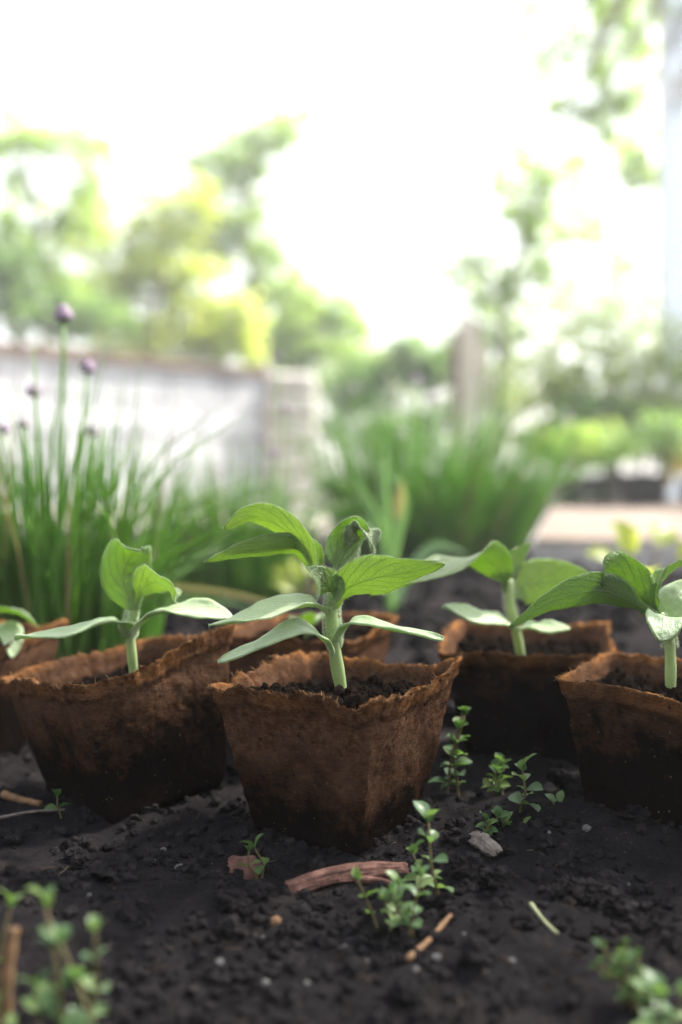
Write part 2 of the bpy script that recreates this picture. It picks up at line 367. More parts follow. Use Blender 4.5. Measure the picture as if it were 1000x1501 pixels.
def axis(lo, hi, step, ends, grow=1.055):
    a = list(np.arange(lo, hi, step)); s = step; x = a[-1]; up = []
    while x < ends[1]: s *= grow; x += s; up.append(x)
    s = step; x = a[0]; dn = []
    while x > ends[0]: s *= grow; x -= s; dn.append(x)
    return np.array(dn[::-1] + a + up)
gx = axis(-.26, .26, .0017, (-120, 120)); gy = axis(.25, .70, .0018, (-120, 220))
X, Y = np.meshgrid(gx, gy); Z = gh(X.ravel(), Y.ravel())
nx, ny = len(gx), len(gy)
me = bpy.data.meshes.new('ground')
idx = np.arange(nx * ny).reshape(ny, nx)
quads = np.stack([idx[:-1, :-1], idx[:-1, 1:], idx[1:, 1:], idx[1:, :-1]], -1).reshape(-1, 4)
me.vertices.add(nx * ny); me.vertices.foreach_set('co', np.stack([X.ravel(), Y.ravel(), Z], 1).ravel())
me.loops.add(quads.size); me.loops.foreach_set('vertex_index', quads.ravel())
me.polygons.add(len(quads)); me.polygons.foreach_set('loop_start', np.arange(0, quads.size, 4))
me.update(); me.validate()
tag(link('ground', me, MAT['soil']), kind='structure')

# crumbs of soil: nobody could count them
def crumbs(name, n, sampler, mat, kind='stuff', smin=.0003, smax=.0030, parent=None, pw=4.5, off=Vector()):
    mb = MB()
    for i in range(n):
        x, y, z = sampler(); s = smin + (smax - smin) * random.random() ** pw
        p, f = lump(1 if s > .0018 else 0, s, random.random() * 50, .38, 1.5)
        q = Matrix.Rotation(random.random() * 6.3, 3, 'Z') @ Matrix.Rotation(random.random() * 6.3, 3, 'X')
        p = p @ np.array(q) + np.array((x, y, z + s * .35)) - np.array(off)
        mb.raw([Vector(a) for a in p], f)
    return tag(mb.build(name, mat, parent, smooth=False), kind=kind)
_pts = []
for i in range(13000):
    d = random.uniform(.27, .47) if random.random() < .65 else random.uniform(.45, .9)
    x = random.uniform(-.40, .40) * d * 1.0
    _pts.append((x, d))
_ring = []
for bx, by in POT_BASES:
    for k in range(330):
        a = random.random() * 6.283; r = .034 + .014 * random.random() ** 1.5; _ring.append((bx + r * math.cos(a), by + r * math.sin(a)))
_q = np.array([(x, d, .1) for x, d in _pts]); _k = vnoise(_q * 30) + .5 * vnoise(_q * 90 + 7) > RNG.uniform(-.55, .35, len(_q)); _pts = [p for p, k in zip(_pts, _k) if k] + _ring
_pz = gh([p[0] for p in _pts], [p[1] for p in _pts]); _it = iter([(a, b, c) for (a, b), c in zip(_pts, _pz)])
crumbs('soil_crumbs', len(_pts), lambda: next(_it), MAT['clod'], smax=.0030, pw=5)['label'] = 'loose dark crumbs of soil scattered over the bed'
_p2 = [(random.uniform(-.42, .42) * d, d) for d in (random.uniform(.68, 2.1) for _ in range(1600))]
_z2 = gh([p[0] for p in _p2], [p[1] for p in _p2]); _i2 = iter([(a, b, c) for (a, b), c in zip(_p2, _z2)])
crumbs('soil_lumps', 1500, lambda: next(_i2), MAT['clod'], smin=.003, smax=.020, pw=2.5)['label'] = 'dark lumps of dug soil behind the row of pots'

random.seed(17)
_f = [(random.uniform(-.38, .38) * d, d) for d in (random.uniform(.28, .62) for _ in range(420))]
_fz = gh([p[0] for p in _f], [p[1] for p in _f]); mb = MB()
for (x, y), z in zip(_f, _fz):
    a = random.random() * 6.3; l = random.uniform(.002, .012) * random.random() + .001; d = Vector((math.cos(a), math.sin(a), random.uniform(-.15, .35))); b = Vector((x, y, z + .0003)); q = Vector((-d.y, d.x, 0)) * random.uniform(-.4, .4)
    mb.tube([b - d * l * .5, b + q * l * .4 + Vector((0, 0, .0004)), b + d * l * .5], [.00012, .00018, .00008], 4)
tag(mb.build('soil_fibres', MAT['root_fibre']), kind='stuff')['label'] = 'fine brown root fibres strewn through the soil'
# ------------------------------------------------------------------ peat pots
def rounded_square(n, a, c):
    """n points round a square of half side a with corner radius c, starting at a corner"""
    out = []; st = a - c; per = 8 * st + 2 * math.pi * c
    for i in range(n):
        s = (i / n) * per; k = 0
        seg = 2 * st + math.pi * c / 2
        s = (s + math.pi * c / 4) % per
        k = int(s // seg); s -= k * seg
        if s < math.pi * c / 2:
            ang = s / c; p = (st + c * math.cos(ang), st + c * math.sin(ang))
        else:
            p = (st - (s - math.pi * c / 2), a)
        ca, sa = [(1, 0), (0, 1), (-1, 0), (0, -1)][k]
        out.append((p[0] * ca - p[1] * sa, p[0] * sa + p[1] * ca))
    return np.array(out)

def peat_pot(label, loc, rz, tilt=(0, 0), top=.0405, bot=.0275, H=.073, dips=(), seed=0, soil=.012, detail=1.0, rag=1.0, soilslope=(0, 0), wet_shade=0.0):
    root = thing('peat_pot', loc, label, 'plant pot', 'peat pots standing on the soil')
    root.rotation_euler = (Matrix.Rotation(tilt[0], 4, 'X') @ Matrix.Rotation(tilt[1], 4, 'Y') @ Matrix.Rotation(rz, 4, 'Z')).to_euler()
    n = int(340 * detail); nv = int(58 * detail); ni = int(26 * detail)
    th = .0021
    u = np.arange(n) / n
    # rim height round the pot; u = 0 .25 .5 .75 are the corners
    ring = np.stack([np.cos(2 * np.pi * u), np.sin(2 * np.pi * u), np.full(n, seed * 1.7)], 1)
    hr = H + .0026 * fbm(ring * 2.2, 3) + rag * (.0011 * fbm(ring * 9, 3) + .0006 * np.clip(fbm(ring * 31, 2), -1, .4))
    for c, wd, dz in dips:
        dd = np.abs((u - c + .5) % 1 - .5); hr += dz * np.exp(-np.abs(dd / wd) ** 3)
    rows = []; rim = []; hg = []
    for k in range(nv + 1):
        s = k / nv; s = s ** .9
        a = bot + (top - bot) * s; c = .0026 + .001 * s
        lip = .0016 * max(0, min(1, (s - .86) / .035)) + .0010 * max(0, (s - .93) / .07)
        q = rounded_square(n, a + lip, c)
        z = s * hr
        nn = q / np.linalg.norm(q, axis=1)[:, None]
        p3 = np.stack([q[:, 0], q[:, 1], z], 1)
        dsp = .0017 * fbm(p3 * 17 + seed * 5, 2) * min(1, s * 3) + .0011 * fbm(p3 * 45 + seed, 3) + .00035 * fbm(p3 * 330 + seed, 3)
        if s > .9: dsp += rag * .0014 * (s - .9) / .1 * fbm(np.stack([ring[:, 0] * 11, ring[:, 1] * 11, np.full(n, s * 9. + seed)], 1))
        q = q + nn * dsp[:, None]
        # bottom edge is rounded under
        if s < .05: q = q - nn * (.05 - s) * .06
        rows.append(np.stack([q[:, 0], q[:, 1], z], 1)); rim.append(np.full(n, max(0, (s - .86) / .14) ** .8)); hg.append(np.full(n, s - wet_shade))  # larger offset also puts side-pot shadow into the colour
    for k in range(ni + 1):
        s = 1 - .55 * (k / ni)
        a = bot + (top - bot) * s - th; c = .0065
        lip = .0016 * max(0, min(1, (s - .86) / .035)) + .0010 * max(0, (s - .93) / .07)
        q = rounded_square(n, a + lip, c); nn = q / np.linalg.norm(q, axis=1)[:, None]
        z = s * hr - (.0004 if k == 0 else 0)
        p3 = np.stack([q[:, 0], q[:, 1], z], 1)
        q = q + nn * (.0007 * fbm(p3 * 60 + seed + 4, 3) + .0004 * fbm(p3 * 300 + seed, 2))[:, None]
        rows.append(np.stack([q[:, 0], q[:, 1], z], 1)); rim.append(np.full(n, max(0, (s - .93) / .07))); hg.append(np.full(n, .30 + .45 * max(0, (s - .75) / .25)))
    V = np.concatenate(rows); nr = len(rows)
    F = []
    for k in range(nr - 1):
        for j in range(n):
            F.append((k * n + j, k * n + (j + 1) % n, (k + 1) * n + (j + 1) % n, (k + 1) * n + j))
    F.append(tuple(range(n))[::-1])
    me = bpy.data.meshes.new('pot_wall'); me.from_pydata(V.tolist(), [], F); me.update()
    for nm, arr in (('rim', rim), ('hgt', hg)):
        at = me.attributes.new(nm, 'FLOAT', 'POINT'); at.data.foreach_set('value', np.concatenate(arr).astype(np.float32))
    link('pot_wall', me, MAT['peat'], root)
    # frayed fibres along the rim
    mb = MB(); top_ring = rows[nv]
    for i in range(int(360 * rag * detail)):
        j = random.randrange(n); b = Vector(top_ring[j]) + Vector((0, 0, -.0012 * random.random()))
        o = Vector((b.x, b.y, 0)).normalized() * random.uniform(-.3, 1) + Vector((random.uniform(-.8, .8), random.uniform(-.8, .8), random.uniform(-.5, 1)))
        l = random.uniform(.0008, .0034); o.normalize(); e = o.orthogonal() * random.uniform(-.5, .5)
        mb.tube([b - o * .0004, b + (o + e * .5) * l * .5, b + (o + e * 1.4) * l], [.00016, .00012, .00004], 3, False)
    tag(mb.build('rim_fibres', MAT['peat_fibre'], root), kind='stuff')
    # compost inside
    m = 46; zs = H - soil; s = zs / H; a = bot + (top - bot) * s - th + .0006
    base = rounded_square(120, a, .006); vs = []; fs = []
    for k in range(m + 1):
        r = k / m; q = base * r
        pp = np.stack([q[:, 0], q[:, 1], np.full(120, seed * 2.)], 1)
        z = zs + .0030 * fbm(pp * 60, 3) + .0016 * fbm(pp * 260, 3) + .0035 * max(0, r - .8) / .2 * fbm(pp * 30 + 8, 2) + q[:, 0] * soilslope[0] + q[:, 1] * soilslope[1]
        vs.append(np.stack([q[:, 0], q[:, 1], z], 1))
    vs = np.concatenate(vs)
    for k in range(m):
        for j in range(120): fs.append((k * 120 + j, (k + 1) * 120 + j, (k + 1) * 120 + (j + 1) % 120, k * 120 + (j + 1) % 120))
    me = bpy.data.meshes.new('compost'); me.from_pydata(vs.tolist(), [], fs); me.update()
    link('compost', me, MAT['compost'], root)
    def smp():
        v = vs[random.randrange(m * 120)]; return (v[0] * .97, v[1] * .97, v[2])
    crumbs('compost_crumbs', int(420 * detail), smp, MAT['compost'], parent=root, smin=.0007, smax=.0036, pw=2.0)
    return root

def pz(x, y): return g1(x, y)
pots = {}
# the corner u=0 of the unrotated pot looks to +x+y (45 deg); rz turns it
def corner_to(ang): return R(ang - 45)
peat_pot('brown peat pot holding the seedling with curled upper leaves, bark strip at its foot', (-.001, .482, -.004), corner_to(-77.5), (0, 0), .0440, .0292, .0745,
         dips=((-.022, .030, -.0022), (.012, .012, .0016), (.07, .03, -.002), (.75, .05, -.0030), (.25, .05, .003)), seed=1.3, soil=.0085, rag=1.6, soilslope=(.10, .04))
peat_pot('peat pot leaning left with a torn low front corner, holding the small cup-leaved seedling', (-.1075, .530, -.005), corner_to(-94), (R(-1), R(-9)), .0450, .0335, .0760,
         dips=((0.0, .05, -.0005), (.25, .1, .007), (.75, .08, -.001), (.5, .1, -.001)), seed=2.6, wet_shade=0.22, soil=.016, rag=1.0)
peat_pot('peat pot cut by the picture edge beside the leaning pot', (-.228, .605, -.004), corner_to(-62), (0, R(-3)), .0440, .0305, .0725,
         dips=((.0, .05, -.004), (.2, .07, .002)), seed=4.1, wet_shade=0.3, soil=.013, detail=.7)
peat_pot('peat pot standing behind the central pot with bark strip', (-.020, .640, -.004), corner_to(-70), (0, 0), .0430, .030, .0740,
         dips=((.05, .06, -.002), (.3, .06, .003)), seed=5.7, wet_shade=0.1, soil=.009, detail=.7)
peat_pot('peat pot with one raised orange rear corner, holding the seedling with a broad oval leaf', (.1140, .607, -.004), corner_to(-58), (R(1), 0), .0470, .032, .0715,
         dips=((.0, .03, -.002), (.25, .05, .004), (.12, .03, -.004), (.6, .08, .002)), seed=6.9, wet_shade=0.5, soil=.010, detail=.8, rag=1.3)
peat_pot('peat pot partly out of view holding the seedling with a long drooping leaf', (.1610, .486, -.004), corner_to(-75), (0, R(2)), .0450, .0315, .0735,
         dips=((.0, .08, -.001), (.75, .06, .001)), seed=8.2, wet_shade=0.4, soil=.012, detail=.9)

# ------------------------------------------------------------------ seedlings
def prof(x, kind):
    if kind == 'cot':      # strap with a blunt tip
        return max(0.0, min(1.0, (x / .3) ** .7 if x < .3 else 1.0)) * max(0.0, 1 - max(0, (x - .55) / .45) ** 2.6) ** .55
    if kind == 'oval':
        return max(0.0, math.sin(math.pi * min(1, x) ** .9)) ** .62
    return max(0.0, math.sin(math.pi * min(1, x) ** .78)) ** .85    # ovate, pointed

def leaf_mesh(pts, width, normals, cup=.25, wave=.0, kind='ovate', pet=.12, petw=.10, n=34, m=12, serr=0.0, seed=0.0, curl=0.0, thick=.00045):
    sp = spline(pts, n); nh = [Vector(q).normalized() for q in normals]
    vs = []; uvs = []
    for i, p in enumerate(sp):
        t = i / (n - 1); T = (sp[min(i + 1, n - 1)] - sp[max(i - 1, 0)]).normalized()
        s = t * (len(nh) - 1); k = min(int(s), max(0, len(nh) - 2)); h = nh[0] if len(nh) == 1 else nh[k].lerp(nh[k + 1], s - k)
        S = T.cross(h); S = S.normalized() if S.length > 1e-5 else T.orthogonal(); N = S.cross(T)
        x = (t - pet) / (1 - pet)
        wd = width * .5 * (petw if x <= 0 else max(petw * (1 - x), prof(x, kind)))
        if i == n - 1: wd = width * .01
        for j in range(m + 1):
            u = 2 * j / m - 1; e = wd * (1 + (serr * math.sin(t * 60 + seed) * abs(u) ** 4 if x > 0 else 0))
            q = p + S * u * e + N * (cup * u * u * e)
            q = q + N * (wave * width * math.sin(t * 9 + seed + u * 1.3) * u * u) + N * (curl * width * max(0, abs(u) - .55) ** 2 * math.sin(t * 14 + seed * 2 + (3 if u > 0 else 0)))
            q = q + N * (.012 * width * float(math.sin(t * 47 + seed) * math.sin(u * 5)))
            vs.append(q); uvs.append((t, j / m))
    fs = [(i * (m + 1) + j, i * (m + 1) + j + 1, (i + 1) * (m + 1) + j + 1, (i + 1) * (m + 1) + j) for i in range(n - 1) for j in range(m)]
    return vs, fs, uvs, m

def build_leaf(name, root, off, mat, label=None, hairs=None, **kw):
    vs, fs, uvs, m = leaf_mesh(**kw)
    vs = [v - off for v in vs]
    me = bpy.data.meshes.new(name); me.from_pydata([tuple(v) for v in vs], [], fs); me.update()
    ul = me.uv_layers.new(name='UVMap')
    for lp in me.loops: ul.data[lp.index].uv = uvs[lp.vertex_index]
    o = link(name, me, MAT[mat], root)
    sm = o.modifiers.new('thickness', 'SOLIDIFY'); sm.thickness = kw.get('thick', .00045); sm.offset = 0
    if label: o['label'] = label
    if hairs is not None:
        for i in range(len(vs) // (m + 1)):
            for j in (0, m):
                for q in range(6):
                    a = vs[i * (m + 1) + j]; b = vs[i * (m + 1) + (1 if j == 0 else m - 1)]
                    if (a - b).length < 1e-5: continue
                    i2 = min(i + 1, len(vs) // (m + 1) - 1); a2 = vs[i2 * (m + 1) + j]
                    hairs.append((a.lerp(a2, random.random()), (a - b).normalized()))
    return o

def hair_obj(root, spots, lmin=.0005, lmax=.0013, r=.00003):
    mb = MB()
    for p, d in spots:
        d = (d + Vector((random.gauss(0, .35), random.gauss(0, .35), random.gauss(0, .35)))).normalized()
        l = random.uniform(lmin, lmax)
        mb.tube([p, p + d * l * .6, p + d * l + Vector((0, 0, -.1 * l))], [r, r * .8, r * .3], 3, False)
    return tag(mb.build('hairs', MAT['hair'], root), kind='stuff')

def seedling(label, stem, rads, leaves, name='seedling', hair=1.0):
    """stem: points; leaves: list of dicts"""
    pts = [P(*s) for s in stem]; off = pts[0].copy(); off.z -= .004
    root = thing(name, off, label, 'seedling', 'seedlings growing in the peat pots')
    sp = spline([pts[0] + Vector((0, 0, -.006))] + pts, 26)
    rr = np.interp(np.linspace(0, 1, 26), np.linspace(0, 1, len(rads)), rads)
    mb = MB(); mb.tube(sp, list(rr * (1 + .05 * np.sin(np.linspace(0, 20, 26)))), 14); mb.build('stem', MAT['seed_stem'], root, off=off)
    hs = []
    for i in range(int(3800 * hair)):
        t = .60 + .40 * random.random(); k = min(24, int(t * 25)); p = sp[k].lerp(sp[k + 1], random.random()) - off
        T = (sp[k + 1] - sp[k]).normalized(); d = T.orthogonal(); d.rotate(Quaternion(T, random.random() * 6.3)); hs.append((p + d * rr[k] * .95, d))
    for i, lf in enumerate(leaves):
        kw = dict(lf); nm = kw.pop('name', 'leaf'); mt = kw.pop('mat', 'cotyledon' if nm == 'cotyledon' else 'seed_leaf')
        kw['pts'] = [P(*q) for q in kw['pts']]; kw.setdefault('seed', i * 1.9)
        if nm == 'cotyledon':
            kw.setdefault('kind', 'cot'); kw.setdefault('pet', .0); kw.setdefault('petw', .22); kw.setdefault('thick', .0011); kw.setdefault('cup', .18); kw.setdefault('curl', .28); kw.setdefault('wave', .045); kw['width'] *= (.9, 1.08, 1.0, .95, 1.12)[i % 5]
        build_leaf(nm, root, off, mt, hairs=hs if (hair > .5 and nm == 'leaf') else None, **kw)
    if hair > .2: hair_obj(root, hs)
    return root

UP = (0, 0, 1); 
def und(k): return (0, k, 1)      # upper face tipped away: underside shows
# central seedling
seedling('bristly seedling with curled upper leaves in the central pot above the bark strip',
    [(501, 1016, .470), (495, 980, .470), (489, 940, .470), (486, 900, .471), (488, 868, .472)], [.0027, .0029, .0031, .0032, .0030, .0026],
    [dict(name='cotyledon', pts=[(490, 958, .470), (500, 928, .467), (522, 911, .463), (575, 922, .456), (650, 937, .452)], width=.0125, normals=[(.3, -.2, 1), (0, -.1, 1), (0, -.12, 1)]),
     dict(name='cotyledon', pts=[(490, 968, .470), (474, 938, .466), (440, 921, .461), (388, 944, .455), (320, 970, .452)], width=.0125, normals=[(-.3, -.3, 1), (0, -.22, 1), (0, -.3, 1)]),
     dict(pts=[(486, 905, .471), (466, 890, .466), (432, 888, .461), (375, 905, .452), (306, 917, .446)], width=.0185, normals=[(-.4, -.1, 1), (0, -.25, 1), (0, -.3, 1)], cup=.35, mat='cotyledon', kind='ovate', curl=.25, thick=.0007),
     dict(pts=[(486, 872, .473), (464, 838, .472), (432, 788, .468), (376, 757, .462), (328, 776, .458)], width=.0170, normals=[(-.3, .3, 1), (.1, .3, 1), (0, .75, 1), (0, .9, 1)], cup=.30, pet=.28, petw=.2, kind='oval', curl=.2),
     dict(pts=[(484, 872, .474), (466, 838, .477), (440, 803, .474), (370, 806, .465), (299, 824, .460)], width=.0170, normals=[(-.3, .5, 1), (0, .6, 1), (0, 1.1, 1), (0, .9, 1)], cup=.22, pet=.22, petw=.16, serr=.03),
     dict(pts=[(489, 868, .478), (498, 828, .486), (515, 788, .491), (534, 776, .489), (547, 812, .482)], width=.0190, normals=[(-.4, .9, .3), (-.3, 1, .2), (-.2, 1, .5), (.9, .2, 1), (1, -.3, .5)], cup=.30, pet=.18, petw=.2, curl=.6, wave=.08),
     dict(pts=[(490, 890, .470), (507, 864, .462), (545, 848, .452), (595, 839, .445), (652, 827, .442)], width=.0215, normals=[(-.2, 1, .3), (-.1, 1, .35), (-.1, 1, .45), (0, .8, .8)], cup=.22, pet=.10, petw=.2, curl=.25),
     dict(pts=[(491, 890, .468), (486, 868, .461), (470, 848, .456), (448, 832, .452)], width=.0150, normals=[(-.3, -.6, .7), (-.5, -.8, .8), (-.4, -.8, .9)], cup=.28, pet=.05, petw=.3),
     dict(pts=[(508, 800, .488), (524, 776, .487), (543, 786, .480), (548, 815, .478)], width=.0100, normals=[(.3, -.6, 1), (.5, -.5, 1), (1, -.5, .3)], cup=.4, pet=.0, petw=.3, curl=.7, wave=.1, mat='leaf_grey'),
     dict(pts=[(488, 870, .473), (484, 850, .470), (478, 832, .470)], width=.006, normals=[(0, -1, .4)], cup=.4, pet=.0, petw=.4, n=14, m=6)])
# cup-leaved seedling in the leaning pot
seedling('small seedling with one upright cup-shaped leaf in the leaning peat pot',
    [(196, 985, .505), (192, 945, .505), (191, 915, .506), (194, 895, .507)], [.0021, .0024, .0027, .0024],
    [dict(name='cotyledon', pts=[(191, 940, .505), (182, 916, .500), (150, 912, .495), (95, 930, .488), (22, 935, .482)], width=.0150, normals=[(-.3, 0, 1), (0, -.05, 1), (0, -.05, 1)]),
     dict(name='cotyledon', pts=[(194, 940, .505), (206, 915, .503), (240, 897, .498), (290, 895, .492), (342, 906, .488)], width=.0170, normals=[(.3, -.1, 1), (0, -.2, 1), (0, -.35, 1)], thick=.0008),
     dict(pts=[(192, 915, .506), (189, 880, .509), (180, 845, .511), (192, 815, .508), (207, 806, .500)], width=.0265, normals=[(0, 1, .2), (.1, 1, .1), (.1, 1, .2), (.2, .8, 1), (.3, -.2, 1)], cup=.38, pet=.16, petw=.16, kind='oval', curl=.4),
     dict(pts=[(194, 910, .505), (205, 868, .506), (228, 853, .500), (247, 864, .492), (257, 885, .488)], width=.0215, normals=[(.2, 1, .4), (.1, .9, .8), (.1, .8, 1), (.6, .3, 1)], cup=.25, pet=.2, petw=.2, kind='oval', curl=.3)], hair=.6)
# seedling at the picture edge, left
seedling('seedling cut by the picture edge in the pot beside the leaning one',
    [(-32, 990, .60), (-34, 940, .60), (-32, 915, .60)], [.0026, .0028, .0025],
    [dict(pts=[(-32, 925, .60), (-10, 900, .592), (25, 900, .585), (58, 920, .58)], width=.022, normals=[(0, -.2, 1), (0, .2, 1), (0, .5, 1)], pet=.1),
     dict(pts=[(-32, 945, .60), (-8, 926, .59), (14, 930, .583), (18, 965, .58)], width=.018, normals=[(0, -.4, 1), (.3, -.5, 1), (.9, -.5, .5)], pet=.1, mat='cotyledon', kind='oval'),
     dict(pts=[(-34, 915, .60), (-70, 880, .60), (-110, 890, .60)], width=.022, normals=[UP], pet=.1)], hair=.1)
# seedling in the pot behind
seedling('short seedling mostly hidden in the pot behind the central one',
    [(452, 938, .637), (450, 920, .637), (450, 905, .637)], [.0022, .0024, .002],
    [dict(pts=[(450, 925, .637), (446, 908, .630), (438, 906, .622), (428, 918, .616)], width=.016, normals=[(0, -.2, 1), (0, .6, 1), (0, .6, 1)], pet=.05, kind='oval', mat='seed_leaf'),
     dict(name='cotyledon', pts=[(450, 922, .637), (470, 905, .64), (500, 912, .645)], width=.012, normals=[UP])], hair=.1)
# seedling with the broad oval leaf
seedling('seedling with a broad oval leaf in the pot with the raised orange corner',
    [(764, 965, .590), (758, 930, .585), (749, 890, .578), (745, 850, .575)], [.0023, .0026, .0028, .0024],
    [dict(name='cotyledon', pts=[(754, 922, .575), (738, 910, .566), (700, 905, .556), (650, 889, .548)], width=.0155, normals=[(0, -.5, 1), (0, -.6, 1), (0, -.55, 1)]),
     dict(name='cotyledon', pts=[(757, 925, .575), (772, 918, .57), (795, 921, .566), (835, 921, .562)], width=.0125, normals=[(0, -.2, 1), (0, -.3, 1)]),
     dict(pts=[(746, 868, .575), (733, 838, .570), (700, 815, .560), (640, 836, .535), (542, 874, .515)], width=.0250, normals=[(0, 1, .3), (0, 1, .5), (0, .6, 1), (0, -.45, 1), (0, -.5, 1)], cup=.2, pet=.12, petw=.2, curl=.35),
     dict(pts=[(746, 862, .576), (752, 828, .578), (778, 796, .580)], width=.0150, normals=[(-.5, 1, .2), (-.4, 1, .2)], cup=.3, pet=.05, petw=.3),
     dict(pts=[(748, 875, .577), (768, 858, .582), (815, 852, .588), (872, 850, .590)], width=.0285, normals=[(0, 1, .15), (0, 1, .2), (0, 1, .35)], cup=.15, pet=.08, petw=.2, kind='oval')], hair=.4)
# seedling with the long drooping leaf
seedling('seedling with a long drooping leaf in the pot partly out of view',
    [(983, 1012, .487), (983, 965, .487), (979, 930, .487), (966, 900, .488)], [.0023, .0026, .0028, .0024],
    [dict(pts=[(972, 912, .488), (930, 885, .484), (880, 866, .478), (815, 880, .470), (746, 921, .463)], width=.0190, normals=[(0, 1, .7), (0, .9, .6), (-.1, 1, .5), (-.1, 1, .8)], cup=.22, pet=.2, petw=.26, curl=.15),
     dict(pts=[(966, 908, .489), (946, 880, .490), (915, 848, .488), (886, 838, .482), (878, 858, .477)], width=.0230, normals=[(.2, 1, .5), (.2, 1, .5), (.1, 1, .6), (-.5, .5, 1), (-1, 0, .4)], cup=.3, pet=.15, petw=.26, kind='oval', curl=.55),
     dict(pts=[(962, 905, .489), (964, 865, .488), (985, 838, .484), (1030, 812, .478)], width=.0180, normals=[(-.5, -.4, 1), (-.5, -.1, 1), (-.2, .6, 1)], cup=.3, pet=.12, petw=.2, curl=.3),
     dict(name='cotyledon', pts=[(981, 945, .487), (977, 912, .478), (974, 905, .468), (971, 922, .458), (968, 940, .454)], width=.0180, normals=[(0, -.3, 1), (0, -.5, 1), (0, -1, .7)], kind='oval', pet=.05),
     dict(name='cotyledon', pts=[(982, 945, .488), (985, 905, .490), (990, 878, .492), (1012, 872, .492), (1050, 890, .490)], width=.0165, normals=[(-.6, -.5, .6), (-.5, -.7, .8), (0, -.5, 1)])], hair=.5)

# ------------------------------------------------------------------ small weeds
def small_leaf_mesh(name, asp=.62, cup=.25, tipk=.9):
    vs = []; fs = []; n, m = 6, 4
    for i in range(n + 1):
        t = i / n; wd = asp * .5 * (max(.10, math.sin(math.pi * min(1, max(0, t)) ** tipk) ** .7) if i < n else .02)
        for j in range(m + 1):
            u = 2 * j / m - 1
            vs.append((t, u * wd, cup * u * u * wd + .10 * math.sin(t * math.pi) - .12 * t * t))
    for i in range(n):
        for j in range(m): fs.append((i * (m + 1) + j, (i + 1) * (m + 1) + j, (i + 1) * (m + 1) + j + 1, i * (m + 1) + j + 1))
    me = bpy.data.meshes.new(name); me.from_pydata(vs, [], fs); me.update()
    me.polygons.foreach_set('use_smooth', [True] * len(me.polygons)); return me
WL = [small_leaf_mesh('weed_leaf', .70, .35, 1.15), small_leaf_mesh('weed_leaf', .5, .25, .95), small_leaf_mesh('weed_leaf', .74, .3, 1.25)]
for me in WL[:2]: me.materials.append(MAT['weed_leaf'])
WL[2].materials.append(MAT['weed_leaf_pale'])

def place_leaf(root, base, local, direc, size, me, roll=0.0, name='leaf'):
    o = bpy.data.objects.new(name, me); C.objects.link(o); o.parent = root
    x = direc.normalized(); z = Vector((0, 0, 1)); y = z.cross(x)
    y = y.normalized() if y.length > 1e-4 else Vector((0, 1, 0)); z = x.cross(y)
    M = Matrix((x, y, z)).transposed() @ Matrix.Rotation(roll, 3, 'X')
    o.matrix_local = Matrix.Translation(local) @ M.to_4x4() @ Matrix.Scale(size, 4)
    return o

def weed(label, base, tip, pairs, size, mesh=0, group='little weeds sprouting in the soil', rosette=False, sway=.15, stems=1, sr=.0006, droop=.25, spread=.006, name='weed_sprig'):
    """base, tip: points; opposite leaf pairs turned a quarter at each node, smaller and tighter at the tip"""
    root = thing(name, base, label, 'weed', group)
    for s in range(stems):
        b = base + (Vector((random.uniform(-1, 1), random.uniform(-.6, .6), 0)) * spread if s else Vector())
        e = tip + (Vector((random.uniform(-1.4, 1.4), random.uniform(-.8, .8), random.uniform(-.8, .1))) * spread if s else Vector())
        mid = b.lerp(e, .5) + Vector((random.uniform(-1, 1), random.uniform(-1, 1), 0)) * (e - b).length * sway
        low = b.copy(); low.z = g1(b.x, b.y) - .002
        sp = spline([low, b.lerp(mid, .3), mid, e], 12)
        mb = MB(); mb.tube(sp, list(np.linspace(sr, sr * .6, 12)), 6); mb.build('stem', MAT['weed_stem'], root, off=base)
        ang = random.random() * 3
        for k in range(pairs):
            t = .22 + .78 * (k + 1) / pairs if pairs > 1 else 1
            i = min(10, int(t * 11)); p = sp[i].lerp(sp[i + 1], t * 11 - i) if t < 1 else sp[11]
            T = (sp[min(11, i + 1)] - sp[i]).normalized(); T = (T + Vector((0, 0, .6))).normalized()
            a = T.orthogonal().normalized(); a.rotate(Quaternion(T, ang + k * math.pi / 2 + random.uniform(-.3, .3)))
            up = .2 + 1.0 * (k / max(1, pairs - 1)) ** 2 if pairs > 1 else .7
            for sg in (1, -1):
                sz = size * 1.15 * random.choice((.55, .8, .95, 1.1, 1.2)) * random.uniform(.9, 1.1) * (1 - .25 * (k / max(1, pairs)) ** 3)
                place_leaf(root, base, p - base, a * sg + T * (up + random.uniform(-.15, .15)), sz, WL[mesh], random.uniform(-.5, .5))
        if pairs > 2:     # closed tip leaves
            for q in range(2):
                a = Vector((random.uniform(-.3, .3), random.uniform(-.3, .3), 1)); place_leaf(root, base, sp[11] - base, a, size * .62, WL[mesh], random.random() * 6)
    return root

